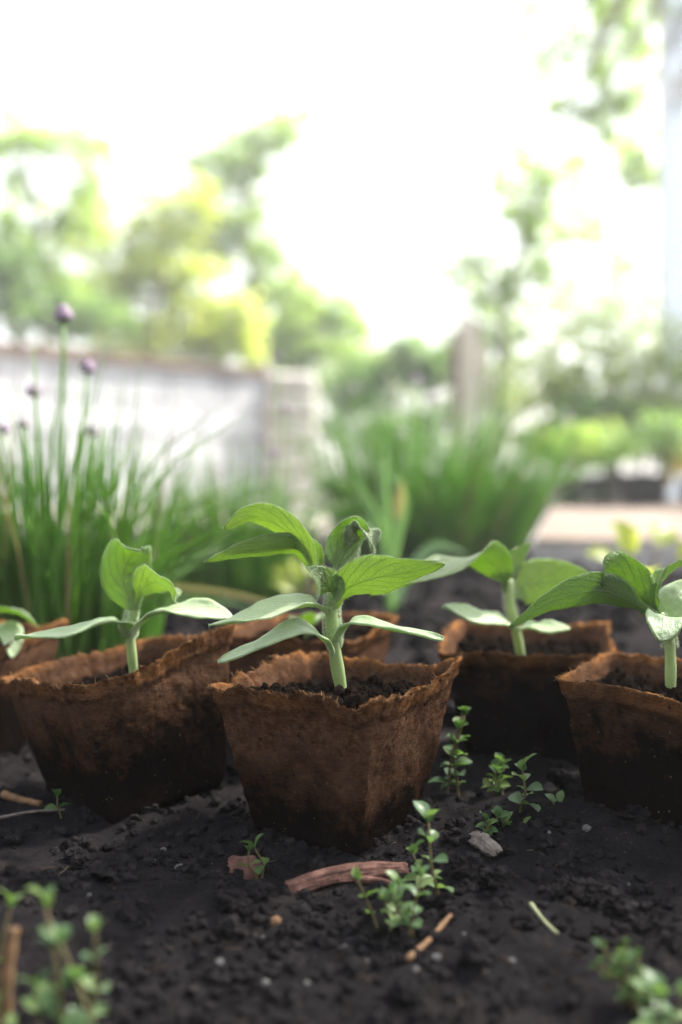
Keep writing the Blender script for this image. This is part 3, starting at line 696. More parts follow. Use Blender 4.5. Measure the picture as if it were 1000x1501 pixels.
def wp(label, b, t, pairs, size, dd=0.0, **kw):
    base = G(*b); tip = P(t[0], t[1], base.y + dd); weed(label, base, tip, pairs, size, **kw)
wp('upright weed sprig rising past the end of the bark strip', (645, 1300), (628, 1205), 5, .0078, -.004, mesh=2, sr=.0008)
wp('leafy weed sprig low behind the end of the bark strip', (622, 1290), (606, 1252), 3, .0075, .0, mesh=0)
wp('trailing weed sprig with few leaves in front of the bark strip', (556, 1338), (524, 1290), 3, .0058, .002, mesh=0, stems=2, spread=.008)
wp('bushy weed sprig between the bark strip and the brown twig', (598, 1352), (618, 1285), 4, .0062, .002, mesh=2, stems=3, spread=.009)
wp('pale-tipped weed with rounded leaves in front of the pot with the raised corner', (762, 1212), (766, 1130), 5, .0088, .0, mesh=2, sr=.0008)
wp('tiny weed rosette just above the pale wood chip', (722, 1232), (712, 1203), 3, .0058, .0, mesh=0, stems=2, spread=.005)
wp('tiny weed rosette at the foot of the pale-tipped weed', (746, 1222), (738, 1202), 2, .0058, .0, mesh=0, stems=2, spread=.007)
wp('small two-stemmed weed beside the heap of soil', (818, 1204), (826, 1180), 2, .0068, .0, mesh=2, stems=2, spread=.004)
wp('small weed with narrow leaves on the soil heap below the pot partly out of view', (890, 1208), (886, 1180), 3, .0060, .0, mesh=1)
wp('tall weed climbing beside the wall of the central pot', (672, 1172), (681, 1048), 7, .0078, .004, mesh=0, sr=.0009, stems=2, spread=.007)
wp('dark bushy weed in the shade between the pots', (728, 1172), (731, 1118), 4, .0066, .0, mesh=0, stems=3, spread=.009)
wp('tiny green weed growing by the small bark piece', (384, 1268), (374, 1244), 2, .0058, -.002, mesh=0, stems=2, spread=.003)
wp('tiny green weed at the foot of the leaning pot', (90, 1190), (84, 1168), 2, .0055, .0, mesh=0)
wp('lone fallen green leaf sprout on top of the soil heap', (862, 1152), (864, 1144), 1, .0032, .0, mesh=1)
wp('blurred leafy weed with a tall pointed top beside the wooden peg', (85, 1535), (68, 1330), 5, .0080, .004, mesh=1, sr=.0009)
wp('blurred leafy weed leaning away from the wooden peg', (120, 1540), (140, 1365), 5, .0065, .004, mesh=2, sr=.0009, stems=2, spread=.008)
wp('blurred low weed clump in front of the wooden peg', (70, 1560), (55, 1450), 4, .0065, .004, mesh=1, stems=3, spread=.012)
wp('thin blurred weed standing behind the wooden peg', (12, 1480), (16, 1330), 3, .0070, .004, mesh=1)
wp('blurred bushy tuft of fine leaves in the foreground corner', (930, 1470), (918, 1385), 5, .0036, .0, mesh=0, stems=8, spread=.009)
wp('blurred low weed in front of the bushy tuft', (968, 1530), (962, 1462), 3, .0075, .0, mesh=2, stems=3, spread=.008)

# ------------------------------------------------------------------ bark, twigs, chips, clods, pebbles
def bark_strip(label, ends, width, thick, mat, name, cat, arch=.004, n=60, jag=.25, curl=.9):
    a, b = ends; ln = (b - a).length; side = (b - a).cross(Vector((0, 0, 1))).normalized(); m = 18; sd = random.random() * 40
    sp = spline([a, a.lerp(b, .35) + Vector((0, 0, arch)), a.lerp(b, .7) + Vector((0, -.001, arch * .9)), b], n)
    top = []
    for i in range(n):
        for j in range(m + 1):
            u = 2 * j / m - 1; t = i / (n - 1)
            tear = jag * .10 * float(vnoise([(u * 3.1 + sd, sd, 1.)])[0]) + jag * .04 * float(vnoise([(u * 11 + sd, sd, 2.)])[0])
            te = min(1, max(0, t * (1 - 2 * abs(tear)) + abs(tear) * (1.2 if t < .5 else .8)))
            k = min(n - 2, int(te * (n - 1))); p = sp[k].lerp(sp[k + 1], te * (n - 1) - k)
            T = (sp[k + 1] - sp[k]).normalized(); S = T.cross(Vector((0, -.9, 1))).normalized(); N = S.cross(T)
            wd = width * .5 * (.62 + .38 * math.sin(math.pi * min(1, t * .9 + .1)) + .16 * float(vnoise([(t * 5 + sd, float(u > 0) * 9, 3.)])[0]))
            gro = float(fbm([(u * 5.5 + sd, t * 2.2, .5)], 3)[0]) * .0007 + float(fbm([(u * 16, t * ln * 260, sd)], 2)[0]) * .00035
            top.append((p + S * math.sin(u * curl) / math.sin(curl) * wd + N * ((math.cos(u * curl) - 1) * wd / math.sin(curl) + gro), N))
    vs = [p for p, N in top] + [p - N * thick * (.75 + .25 * math.sin(q * 1.7)) for q, (p, N) in enumerate(top)]
    fs = []; o_ = len(top); w1 = m + 1
    for i in range(n - 1):
        for j in range(m):
            q = (i * w1 + j, i * w1 + j + 1, (i + 1) * w1 + j + 1, (i + 1) * w1 + j); fs.append(q); fs.append(tuple(x + o_ for x in q)[::-1])
        for j in (0, m):
            x, y = i * w1 + j, (i + 1) * w1 + j; fs.append((x, y, y + o_, x + o_))
    for i in (0, n - 1):
        for j in range(m):
            x, y = i * w1 + j, i * w1 + j + 1; fs.append((x, y, y + o_, x + o_))
    c = sum(vs, Vector()) / len(vs); mb = MB(); mb.raw(vs, fs); o = mb.build(name, MAT[mat], off=c); o.location = c
    return tag(o, label, cat)
def gz(px, py, dz=0): q = G(px, py); q.z += dz; return q
o = bark_strip('long reddish strip of bark lying in front of the central pot', (gz(420, 1288, .0025), gz(600, 1262, .003)), .0080, .0016, 'bark', 'bark_strip', 'bark', .003)
mb = MB(); b0 = gz(520, 1278, .0018); mb.tube(spline([b0, gz(560, 1277, .0012), gz(582, 1285, .0008)], 9), list(np.linspace(.0020, .0007, 9)), 6)
mb.build('splinter', MAT['bark'], o, off=o.location)
bark_strip('short ragged brown piece of bark beside the tiny weed', (gz(332, 1262, .002), gz(385, 1266, .002)), .012, .003, 'bark', 'bark_piece', 'bark', .002, 30, 1.2, .6)
bark_strip('pale weathered wood chip lying below the tiny weed rosette', (gz(686, 1233, .003), gz(732, 1256, .0028)), .008, .002, 'chip', 'wood_chip', 'wood chip', .002, 30, 1.4, .7)
def stick(label, pts, r, mat, name, cat):
    sp = spline(pts, 14); c = sp[7].copy(); mb = MB(); mb.tube(sp, [r * (1 + .12 * math.sin(i * 2.1)) * (1 - .3 * i / 13) for i in range(14)], 8)
    o = mb.build(name, MAT[mat], off=c); o.location = c; return tag(o, label, cat)
stick('thin brown twig lying in front of the bushy weed sprig', [gz(596, 1392, .0015), gz(630, 1362, .0018), gz(668, 1328, .0022)], .00125, 'twig', 'twig', 'twig')
stick('short pale green straw lying alone on bare soil', [gz(778, 1325, .002), gz(797, 1343, .0015), gz(817, 1362, .001)], .0009, 'straw', 'straw', 'straw')
stick('blurred wooden peg stuck upright among the foreground weeds', [G(5, 1500) - Vector((0, 0, .004)), P(10, 1430, gd(1500)), P(20, 1360, gd(1500) + .003)], .0026, 'twig', 'wooden_peg', 'peg')
stick('thin pale root lying on soil at the foot of the leaning pot', [gz(0, 1190, .001), gz(45, 1186, .0015), gz(95, 1182, .001)], .0008, 'chip', 'root', 'root')
stick('flat brown splinter lying below the far edge pot', [gz(5, 1160, .002), gz(30, 1166, .002), gz(60, 1176, .001)], .0022, 'twig', 'splinter', 'wood chip')

def lump_thing(name, label, cat, group, px, py, size, mat, seed, level=2, rough=.38, sq=(1, 1, .7)):
    c = G(px, py); p, f = lump(level, size, seed, rough, 1.5, sq); p = p - np.array((0, 0, p[:, 2].min() * .55))
    mb = MB(); mb.raw([Vector(a) for a in p], f); o = mb.build(name, MAT[mat], smooth=False); o.location = c
    return tag(o, label, cat, group)
CL = 'dark rough clod of soil lying on the bed'
for i, (px, py, s) in enumerate([(125, 1268, .0085), (170, 1275, .0095), (110, 1250, .006), (340, 1320, .0085), (375, 1300, .006), (425, 1345, .006), (335, 1345, .005), (250, 1240, .006), (20, 1225, .006), (520, 1395, .0055),
        (690, 1270, .0075), (725, 1290, .007), (770, 1345, .006), (865, 1310, .0085), (905, 1318, .008), (840, 1300, .006), (935, 1230, .006), (800, 1250, .005), (905, 1170, .006), (845, 1160, .007), (815, 1150, .008),
        (880, 1160, .006), (955, 1200, .007), (600, 1440, .006), (190, 1330, .005), (700, 1400, .006), (430, 1440, .005), (280, 1210, .005), (345, 1130, .006), (350, 1170, .005), (335, 1090, .006), (660, 1330, .004), (745, 1250, .004)]):
    lump_thing('soil_clod', CL, 'soil clod', 'clods of soil lying on the bed', px, py, s * random.uniform(.7, 1.0), 'clod', i * 2.3, 3 if s > .0055 else 2, .42)
PB = 'small pale grit stone lying on dark soil'
for i, (px, py, s) in enumerate([(263, 1256, .0024), (131, 1310, .0012), (389, 1417, .0018), (322, 1382, .0022), (240, 1228, .0018), (386, 1347, .0014), (860, 1236, .0026), (920, 1290, .0014), (640, 1390, .0022), (610, 1402, .0016), (535, 1380, .0018),
        (805, 1240, .0012), (226, 1238, .0012), (505, 1365, .0022), (680, 1350, .0012), (405, 1332, .0016), (750, 1400, .0016), (450, 1420, .0014)]):
    lump_thing('grit_stone', PB, 'stone', 'pale grit stones scattered on the soil', px, py, s * .75, 'pebble', i * 1.3 + 60, 2, .25)
lump_thing('clay_fragment', 'tiny orange clay fragment on the dark soil', 'fragment', None, 404, 1331, .0022, 'twig', 91, 2, .3)
lump_thing('soil_clod', 'largest dark clod of soil, beside the fallen straw', 'soil clod', None, 893, 1300, .0065, 'clod', 95, 3, .3)

# ------------------------------------------------------------------ chives and other plants in the middle distance
def blade_pts(b, az, lean, h, bend):
    d = Vector((math.cos(az), math.sin(az), 0)); pts = []
    for i in range(6):
        t = i / 5; pts.append(b + d * (h * (lean * t + bend * t * t * t)) + Vector((0, 0, h * (t - .28 * bend * t * t * t))))
    return pts
def chive_clump(label, c, rx, ry, n, h0, h1, lean, nparts, stalks, seed):
    random.seed(seed); base = Vector((c[0], c[1], g1(*c)))
    root = thing('chive_clump', base, label, 'chives', 'clumps of chives growing behind the pots')
    st = MB(); dry = MB()
    for i in range(n):
        a = random.random() * 6.283; r = random.random() ** .5
        o = Vector((math.cos(a) * r * rx, math.sin(a) * r * ry, -.004))
        az = math.atan2(o.y, o.x) + random.gauss(0, .6); ln = max(0, lean * r * random.uniform(.4, 1.3) + random.gauss(0, .05)); bd = random.uniform(0, .14) if random.random() < .88 else random.uniform(.4, .9)
        h = (random.uniform(h0, h1) if random.random() < .94 else h1 * random.uniform(1.05, 1.3)) * (1 - .15 * r); rd = random.uniform(.0011, .0020) * (1.35 if c[1] > 1.5 else 1)
        pts = blade_pts(o, az, ln, h, bd); rads = [rd, rd, rd * .95, rd * .8, rd * .55, rd * .1]
        if i < nparts:
            mb = MB(); mb.tube(pts, rads, 5); mb.build('blade', MAT['chive'], root)
        elif random.random() < .05: dry.tube(pts, rads, 4)
        else: st.tube(pts, rads, 4)
    if dry.v: tag(dry.build('dry_blades', MAT['chive_dry'], root), kind='stuff')
    if st.v: tag(st.build('blades', MAT['chive'], root), kind='stuff')
    for (px, py, dd, sz, kx) in stalks:
        sz *= 1.05; tip = P(px, py, c[1] + dd) - base; foot = Vector((tip.x * .75 + kx, dd * .7, -.004)); mid = foot.lerp(tip, .55) + Vector((kx * .5, 0, 0))
        mb = MB(); sp = spline([foot, mid, tip], 10); mb.tube(sp, list(np.linspace(.0021, .0015, 10)), 6); so = mb.build('flower_stalk', MAT['chive'], root)
        d = (sp[9] - sp[7]).normalized(); mb = MB(); q = d.orthogonal(); w_ = d.cross(q)
        # overlapping papery bracts round an egg-shaped bud with a pointed tip
        for L_ in range(3):
            for k in range(7):
                a = k / 7 * 6.283 + L_ * .5; e = q * math.cos(a) + w_ * math.sin(a); s = q * -math.sin(a) + w_ * math.cos(a)
                f = .62 + .2 * L_; pts = []
                for t in (0, .3, .6, .85, 1): pts.append((tip + d * sz * (t * 1.7 * f + .05) + e * sz * .62 * math.sin(math.pi * min(1, t * .88 + .10)) * (1.08 - .12 * L_), math.sin(math.pi * min(.98, t * .85 + .12)) * sz * .34))
                b = len(mb.v)
                for p, wd in pts: mb.v += [p - s * wd, p + e * wd * .25, p + s * wd]
                for i in range(4):
                    for j in range(2): mb.f.append((b + i * 3 + j, b + i * 3 + j + 1, b + i * 3 + j + 4, b + i * 3 + j + 3))
        p, f = lump(1, sz * .5, L_, .1); mb.raw([Vector(x) + tip + d * sz * .62 for x in p], f)
        mb.build('bud', MAT['bud'], so)
    return root
chive_clump('tall chive clump with pale purple buds growing left of the leaning pot', (-.235, .80), .085, .055, 440, .12, .245, .10, 70,
    [(93, 472, -.02, .0078, .0), (128, 548, .0, .0066, -.004), (51, 583, .02, .0066, .01), (34, 628, .04, .0052, .0), (135, 640, .02, .0056, .002), (7, 636, .02, .0052, .01)], 3)
chive_clump('shorter chive clump between the tall chives and the large chive tuft', (-.150, 1.32), .10, .09, 520, .11, .21, .16, 50,
    [(409, 528, .06, .0055, .0), (419, 606, .04, .007, .004), (403, 672, .0, .007, .002), (382, 648, .02, .006, .0)], 4)
chive_clump('large dense chive tuft fanning out in front of the wooden post', (.165, 1.80), .15, .10, 720, .16, .36, .40, 90,
    [(610, 562, .02, .008, .0), (635, 590, .02, .008, .0), (560, 600, .0, .0075, .0), (700, 620, .03, .008, .0), (590, 640, -.02, .0075, .0), (655, 630, 0, .0075, 0), (520, 575, .04, .008, 0)], 5)
random.seed(21)
def blade_thing(name, label, cat, group, base, curves, mat, width):
    root = thing(name, base, label, cat, group)
    for pts, m2 in curves:
        vs, fs, uvs, m = leaf_mesh(pts=[Vector(p) for p in pts], width=width, normals=[(.2, -1, .3), (.1, -.8, .8)], cup=.5, pet=0, petw=.8, n=18, m=4, kind='ovate')
        mb = MB(); mb.raw([v - base for v in vs], fs); mb.build('leaf', MAT[m2 or mat], root)
    return root
b = G(572, 905); D = b.y
blade_thing('garlic_shoot', 'pale broad-bladed shoot with one yellowed tip in front of the large chive tuft', 'shoot', None, b,
    [([b, P(568, 800, D), P(562, 700, D), P(566, 640, D)], None), ([b, P(575, 820, D - .02), P(590, 740, D - .02), P(582, 700, D - .02), P(590, 690, D - .02)], None),
     ([b, P(560, 790, D - .01), P(535, 730, D - .02), P(515, 685, D - .03)], None), ([P(580, 760, D - .03), P(585, 730, D - .03), P(590, 705, D - .03)], 'chive_dry'),
     ([b, P(600, 840, D + .03), P(640, 800, D + .05), P(690, 815, D + .05)], None), ([b, P(560, 800, D), P(530, 768, D), P(480, 775, D)], None)], 'garlic', .013)
b = G(230, 905); D = .92
blade_thing('fallen_blade', 'two arching yellowed blades drooping beside the cup-leaved seedling', 'grass', None, G(205, 945),
    [([P(205, 945, D), P(225, 868, D), P(300, 866, D), P(380, 880, D - .02), P(425, 893, D - .03)], 'chive_dry'), ([P(205, 945, D), P(250, 885, D), P(320, 882, D), P(385, 895, D)], 'garlic')], 'garlic', .006)
stick('dry pinkish stick standing behind the cup-leaved seedling', [G(172, 935) - Vector((0, 0, .004)), P(170, 850, gd(935)), P(163, 795, gd(935))], .0042, 'brace_wood', 'dry_stick', 'stick')

def leafy_plant(name, label, cat, base, leaves, mat='crown_pale', stemm='weed_stem', group=None):
    root = thing(name, base, label, cat, group)
    for tip, size in leaves:
        mid = base.lerp(tip, .6) + Vector((0, 0, .01)); mb = MB(); mb.tube(spline([base - Vector((0, 0, .004)), mid, tip], 8), list(np.linspace(.0022, .0012, 8)), 5); mb.build('stem', MAT[stemm], root, off=base)
        d = (tip - base); d.z *= .2; d.normalize()
        vs, fs, uvs, m = leaf_mesh(pts=[tip, tip + d * size * .5 + Vector((0, 0, size * .12)), tip + d * size], width=size * .75, normals=[(random.uniform(-.4, .4), -.6, 1)], pet=0, petw=.1, n=10, m=6)
        mb = MB(); mb.raw([v - base for v in vs], fs); mb.build('leaf', MAT[mat], root)
    return root
b = G(945, 905); D = b.y
leafy_plant('leafy_weed', 'yellow-green leafy weed with red stems behind the seedling with drooping leaf', 'weed', b,
    [(P(930, 812, D), .045), (P(965, 800, D + .03), .045), (P(905, 830, D), .04), (P(995, 820, D), .04), (P(950, 845, D - .04), .035)], 'crown_bright')
b = G(445, 895)
leafy_plant('leafy_weed', 'small yellow-green weed between the chive clumps behind the central pot', 'weed', b,
    [(P(440, 850, b.y), .03), (P(455, 842, b.y + .03), .03), (P(430, 868, b.y), .03), (P(462, 868, b.y), .025), (P(420, 845, b.y + .02), .028)], 'crown_bright')

# ------------------------------------------------------------------ paving, gravel and things standing there
def slab_sheet(name, poly, z0, z1, mat, kind='structure'):
    mb = MB(); n = len(poly); mb.raw([Vector((x, y, z0)) for x, y in poly] + [Vector((x, y, z1)) for x, y in poly],
        [tuple(range(n))[::-1], tuple(range(n, 2 * n))] + [(i, (i + 1) % n, n + (i + 1) % n, n + i) for i in range(n)])
    o = mb.build(name, MAT[mat], smooth=False); return tag(o, kind=kind)
# pale gravel yard behind the bed
gv = []
slab_sheet('gravel_path', [(-7, 2.35), (-.05, 2.6), (.1, 6.0), (-7, 9.0)], -.02, .012, 'gravel')
# raised paved strip: flagstones laid side by side
pv = slab_sheet('paving', [(.33, 1.74), (2.6, 1.62), (2.9, 3.5), (.80, 3.75)], -.02, .040, 'mortar')
random.seed(5)
A, B, Cc, Dd = Vector((.33, 1.74, 0)), Vector((2.6, 1.62, 0)), Vector((2.9, 3.5, 0)), Vector((.80, 3.75, 0))
def bil(u, v): return A.lerp(B, u).lerp(Dd.lerp(Cc, u), v)
us = [0, .16, .33, .5, .68, .84, 1]; vsx = [0, .18, .4, .68, 1]
for i in range(6):
    for j in range(4):
        g_ = .004; q = [bil(us[i] + g_, vsx[j] + g_), bil(us[i + 1] - g_, vsx[j] + g_), bil(us[i + 1] - g_, vsx[j + 1] - g_), bil(us[i] + g_, vsx[j + 1] - g_)]
        z = .047 + random.uniform(-.003, .003); c = sum(q, Vector()) / 4
        mb = MB(); mb.raw([Vector((p.x, p.y, .036)) - c for p in q] + [Vector((p.x, p.y, z + random.uniform(-.001, .001))) - c for p in q] , [(3, 2, 1, 0), (4, 5, 6, 7), (0, 1, 5, 4), (1, 2, 6, 5), (2, 3, 7, 6), (3, 0, 4, 7)])
        o = mb.build('flagstone', MAT['paving'], pv, smooth=False); o.location = c

def nursery_pot(label, x, y, z, r, h, square=False):
    root = thing('nursery_pot', (x, y, z), label, 'plant pot', 'black plastic pots on the paving'); n = 28
    prof_ = [(r * .80, 0), (r * .96, h * .84), (r * 1.04, h * .85), (r * 1.05, h), (r * .98, h), (r * .90, h * .82), (r * .86, h * .7)]
    mb = MB()
    for rr, zz in prof_:
        for k in range(n):
            a = 2 * math.pi * k / n; mb.v.append(Vector((math.cos(a) * rr, math.sin(a) * rr, zz)))
    for i in range(len(prof_) - 1):
        for k in range(n): mb.f.append((i * n + k, i * n + (k + 1) % n, (i + 1) * n + (k + 1) % n, (i + 1) * n + k))
    mb.f.append(tuple(range(n))[::-1]); mb.build('pot_wall', MAT['black_plastic'], root)
    mb = MB(); mb.raw([Vector((math.cos(2 * math.pi * k / n) * r * .9, math.sin(2 * math.pi * k / n) * r * .9, h * .8)) for k in range(n)], [tuple(range(n))]); mb.build('compost', MAT['compost'], root)
    return root

def foliage(mb, c, rad, n, size, up=.3):
    """n small folded leaves in an ellipsoid volume, denser towards clumps"""
    for i in range(n):
        while True:
            q = Vector((random.uniform(-1, 1), random.uniform(-1, 1), random.uniform(-1, 1)))
            if q.length < 1: break
        p = Vector(c) + Vector((q.x * rad[0], q.y * rad[1], q.z * rad[2]))
        d = Vector((random.gauss(0, 1), random.gauss(0, 1), random.gauss(0, .6) - .2)).normalized(); s = size * .82 * random.uniform(.5, 1.3)
        e = d.cross(Vector((random.gauss(0, .5), random.gauss(0, .5), 1))); e = e.normalized() if e.length > 1e-4 else d.orthogonal().normalized()
        nn = e.cross(d)
        b = len(mb.v); mb.v += [p, p + d * s * .5 + e * s * .30 + nn * s * .06, p + d * s, p + d * s * .5 - e * s * .30 + nn * s * .06]
        mb.f += [(b, b + 1, b + 2), (b, b + 2, b + 3)]

random.seed(31)
def potted(label, x, y, z, rad, hgt, mat, n, size, flowers=0):
    root = thing('potted_herb', (x, y, z), label, 'potted plant', 'plants growing in the black pots')
    mb = MB()
    for k in range(9):
        a = random.random() * 6.3; mb.tube(spline([(0, 0, -.01), (math.cos(a) * rad * .4, math.sin(a) * rad * .4, hgt * .5), (math.cos(a) * rad * .8, math.sin(a) * rad * .8, hgt * .95)], 6), list(np.linspace(.002, .001, 6)), 4)
    mb.build('stems', MAT['weed_stem'], root)
    mb = MB()
    for k in range(8):
        a = random.random() * 6.3; r = rad * .75 * random.random() ** .5
        foliage(mb, (math.cos(a) * r, math.sin(a) * r, hgt * random.uniform(.42, .85)), (rad * .5, rad * .5, hgt * .22), n // 8, size)
    tag(mb.build('foliage', MAT[mat], root, smooth=False), kind='stuff')
    for k in range(flowers):
        a = random.random() * 6.3; mb = MB(); c = Vector((math.cos(a) * rad * .8, -abs(math.sin(a)) * rad * .8, hgt * random.uniform(.1, .6)))
        for j in range(8):
            an = j / 8 * 6.283; e = Vector((math.cos(an), -.4, math.sin(an))).normalized(); s = Vector((-math.sin(an), 0, math.cos(an)))
            bq = len(mb.v); mb.v += [c, c + e * .012 + s * .006, c + e * .022, c + e * .012 - s * .006]; mb.f.append((bq, bq + 1, bq + 2, bq + 3))
        mb.build('flower', MAT['petal'], root, smooth=False)
    return root
zt = .052
for lab, pl, px, d, r, h, mt, fl, rad, hg in [
    ('black plastic pot at the end of the row on the paving', 'pale leafy herb in the end black pot', 838, 3.35, .052, .100, 'crown_mid', 0, .13, .20),
    ('black plastic pot between its two black neighbours', 'mid green herb in the middle black pot', 884, 3.45, .058, .095, 'crown_mid', 0, .14, .22),
    ('widest black plastic pot on the paving', 'bushy herb in the widest black pot', 944, 3.30, .086, .105, 'crown_dark', 0, .17, .22),
    ('black plastic pot with the yellow-flowered plant', 'yellow-flowered plant in a black pot', 1022, 3.25, .060, .085, 'crown_pale', 14, .12, .14)]:
    x = (px - 500) / FPX * d; nursery_pot(lab, x, d, zt, r, h); potted(pl, x, d, zt + h * .8, rad, hg, mt, 650, .035, fl)

# wooden post with a leaning brace
random.seed(41)
d = 5.0; c = P(688, 700, d); root = thing('wooden_post', (c.x, d, -.01), 'pale wooden post with a leaning brace behind the large chive tuft', 'post')
hh = P(0, 468, d).z + .01
mb = MB(); mb.box((-.052, -.05, 0), (.052, .05, hh), .004); mb.build('post', MAT['post_wood'], root, smooth=False)
mb = MB(); mb.box((-.092, -.02, 0), (-.056, .04, hh - .06), .004); mb.build('side_batten', MAT['brace_wood'], root, smooth=False)
mb = MB(); mb.tube([(.22, .0, 0), (.12, .0, .45), (.06, .0, .80)], .03, 4); mb.build('brace', MAT['post_wood'], root, smooth=False)

# ------------------------------------------------------------------ whitewashed block wall with coping and a stone pier
W0 = Vector((-2.60, 2.95, 0)); W1 = Vector((-.40, 5.34, 0)); WH = .665
wd = (W1 - W0); WL_ = wd.length; wx = wd.normalized(); wn = Vector((wx.y, -wx.x, 0))
ang = math.atan2(wx.y, wx.x)
root = thing('garden_wall', W0, 'whitewashed block wall with brown coping running behind the tall chives', 'wall', None, (0, 0, ang))
mb = MB(); mb.box((0, .01, -.05), (WL_, .11, WH)); mb.build('mortar_core', MAT['mortar'], root, smooth=False)
random.seed(51)
bm_full = []
rows_ = 4; bh = WH / rows_
for r in range(rows_):
    x = -(.2 if r % 2 else 0)
    while x < WL_ - .02:
        x0 = max(0, x) + .006; x1 = min(WL_, x + .40) - .006; x += .40
        if x1 - x0 < .04: continue
        mb = MB(); jt = random.uniform(-.003, .004)
        mb.box((x0, -.004 - jt, r * bh + .006), (x1, .06, (r + 1) * bh - .006), .002); mb.build('block', MAT['whitewash'], root, smooth=False)
x = 0
while x < WL_:
    x1 = min(WL_, x + .55); mb = MB(); mb.box((x + .003, -.03, WH + .002), (x1 - .003, .15, WH + .042 + random.uniform(-.004, .004)), .004); mb.build('coping_slab', MAT['coping'], root, smooth=False); x = x1
root = thing('stone_pier', W1 + wx * .16, 'pale stacked stone pier at the end of the whitewashed wall', 'pier', None, (0, 0, ang - .5))
z = -.03
for k in range(5):
    h = [.16, .15, .16, .14, .12][k]; s = .145 + random.uniform(-.008, .012)
    p, f = ICO[3]; q = np.sign(p) * np.abs(p) ** .38; q = q / np.abs(q).max() * np.array((s, s, h / 2)); q = q + .010 * fbm(q * 14 + k, 3)[:, None] * p + np.array((random.uniform(-.012, .012), 0, z + h / 2))
    mb = MB(); mb.raw([Vector(a) for a in q], f); mb.build('stone', MAT['pier_stone'], root); z += h * .985

# white greenhouse corner at the right
random.seed(61)
d = 5.4; gxx = 1.725
root = thing('greenhouse', (gxx, d, -.01), 'white greenhouse corner with ribbed cloudy sheeting at the picture edge', 'greenhouse', None, (0, 0, R(-12)))
mb = MB(); mb.box((0, 0, 0), (.05, .06, 3.1)); mb.build('corner_post', MAT['white_paint'], root, smooth=False)
for zz in (.45, 2.18, 3.06):
    mb = MB(); mb.box((.052, .006, zz), (1.9, .044, zz + .15)); mb.build('rail', MAT['white_paint'], root, smooth=False)
for z0, z1 in ((.02, .448), (.602, 2.178), (2.332, 3.058)):
    mb = MB(); k = 110
    for i in range(k + 1):
        x = .052 + (1.84) * i / k; y = .025 + .006 * math.sin(i * math.pi / 2.0)
        mb.v += [Vector((x, y, z0)), Vector((x, y, z1)), Vector((x, y + .004, z0)), Vector((x, y + .004, z1))]
    for i in range(k):
        a = i * 4; mb.f += [(a, a + 4, a + 5, a + 1), (a + 2, a + 3, a + 7, a + 6)]
    mb.build('sheet', MAT['sheet'], root, smooth=False)

# dark timber shed added unseen behind the camera to block front skylight
random.seed(65)
root = thing('added_shed', (-1.9, -3.2, -.02), 'added unseen shed wall of dark upright boards blocking front light', 'shed')
for i in range(32):
    mb = MB(); mb.box((i * .17 + .003, random.uniform(-.004, .004), 0), (i * .17 + .166, -.022, 2.25)); mb.build('board', MAT['added_shed_board'], root, smooth=False)
mb = MB(); mb.box((-.12, -1.6, 2.256), (5.56, .22, 2.33)); mb.build('roof', MAT['coping'], root, smooth=False)
mb = MB(); mb.box((0, -1.5, 0), (5.44, -.026, 2.25)); mb.build('frame', MAT['added_shed_board'], root, smooth=False)
# ------------------------------------------------------------------ trees and shrubs
def tree(name, label, cat, base, trunk, blobs, mat, tmat='trunk', tr=.05, size=.05, group='trees and shrubs behind the bed', air=0, hang=0):
    """trunk: points from base; blobs: (centre, radii, n)"""
    base = Vector(base); root = thing(name, base, label, cat, group)
    mb = MB(); sp = spline(trunk, 16); rad = list(np.linspace(tr, tr * .35, 16)); mb.tube(sp, rad, 9)
    for c, r, n in blobs:
        c = Vector(c); best = min(range(3, 16), key=lambda i: (sp[i] - c).length + abs(sp[i].z - (c.z - .4 * (c - sp[i]).length)) * .5)
        lr = (rad[best] * .55, rad[best] * .15)
        if hang and c.y > 3.2:      # long thin bough arching out and hanging down
            best = 14; lr = (.02, .004)
        s = sp[best]; mid = s.lerp(c, .5) + Vector((random.uniform(-.1, .1), random.uniform(-.1, .1), .08 if not (hang and c.y > 3.2) else .22)) * (c - s).length
        if hang and c.y > 3.2: mid = Vector((s.x * .35 + c.x * .65 + .25, s.y * .3 + c.y * .7, max(s.z, c.z) + .35))
        mb.tube(spline([s, mid, c], 8), list(np.linspace(lr[0], lr[1], 8)), 6)
        for k in range(4):
            e = c + Vector((random.uniform(-1, 1) * r[0], random.uniform(-1, 1) * r[1], random.uniform(-1, 1) * r[2])) * .8
            mb.tube(spline([mid.lerp(c, .5), c.lerp(e, .5) + Vector((0, 0, .05 * r[2])), e], 5), list(np.linspace(min(.012, lr[1] * 1.5), .002, 5)), 4)
    mb.build('trunk', MAT[tmat], root, off=base)
    mb = MB()
    for c, r, n in blobs:
        # clumps inside each blob leave gaps
        n = int(n * (3.4 if air else 2.3)); k = (12 if air else 20) if r[0] < .99 else 1
        for q in range(k):
            while True:
                u = Vector((random.uniform(-1, 1), random.uniform(-1, 1), random.uniform(-1, 1)))
                if u.length < 1: break
            cc = Vector(c) + Vector((u.x * r[0], u.y * r[1], u.z * r[2]))
            if k == 1: cc = Vector(c)          # thin even canopy added out of view to filter sunlight
            s = 1.0 if k == 1 else random.uniform(.14, .36) if air else random.uniform(.18, .42)
            foliage(mb, cc, (r[0] * s, r[1] * s, r[2] * s), n // k if k == 1 else int(n / k * (.55 if air else .68)), size)
        if k > 1: foliage(mb, c, (r[0] * 1.25, r[1] * 1.2, r[2] * 1.25), int(n * (.30 if air else .22)), size * .9)
    tag(mb.build('crown', MAT[mat], root, smooth=False, off=base), kind='stuff')
    return root
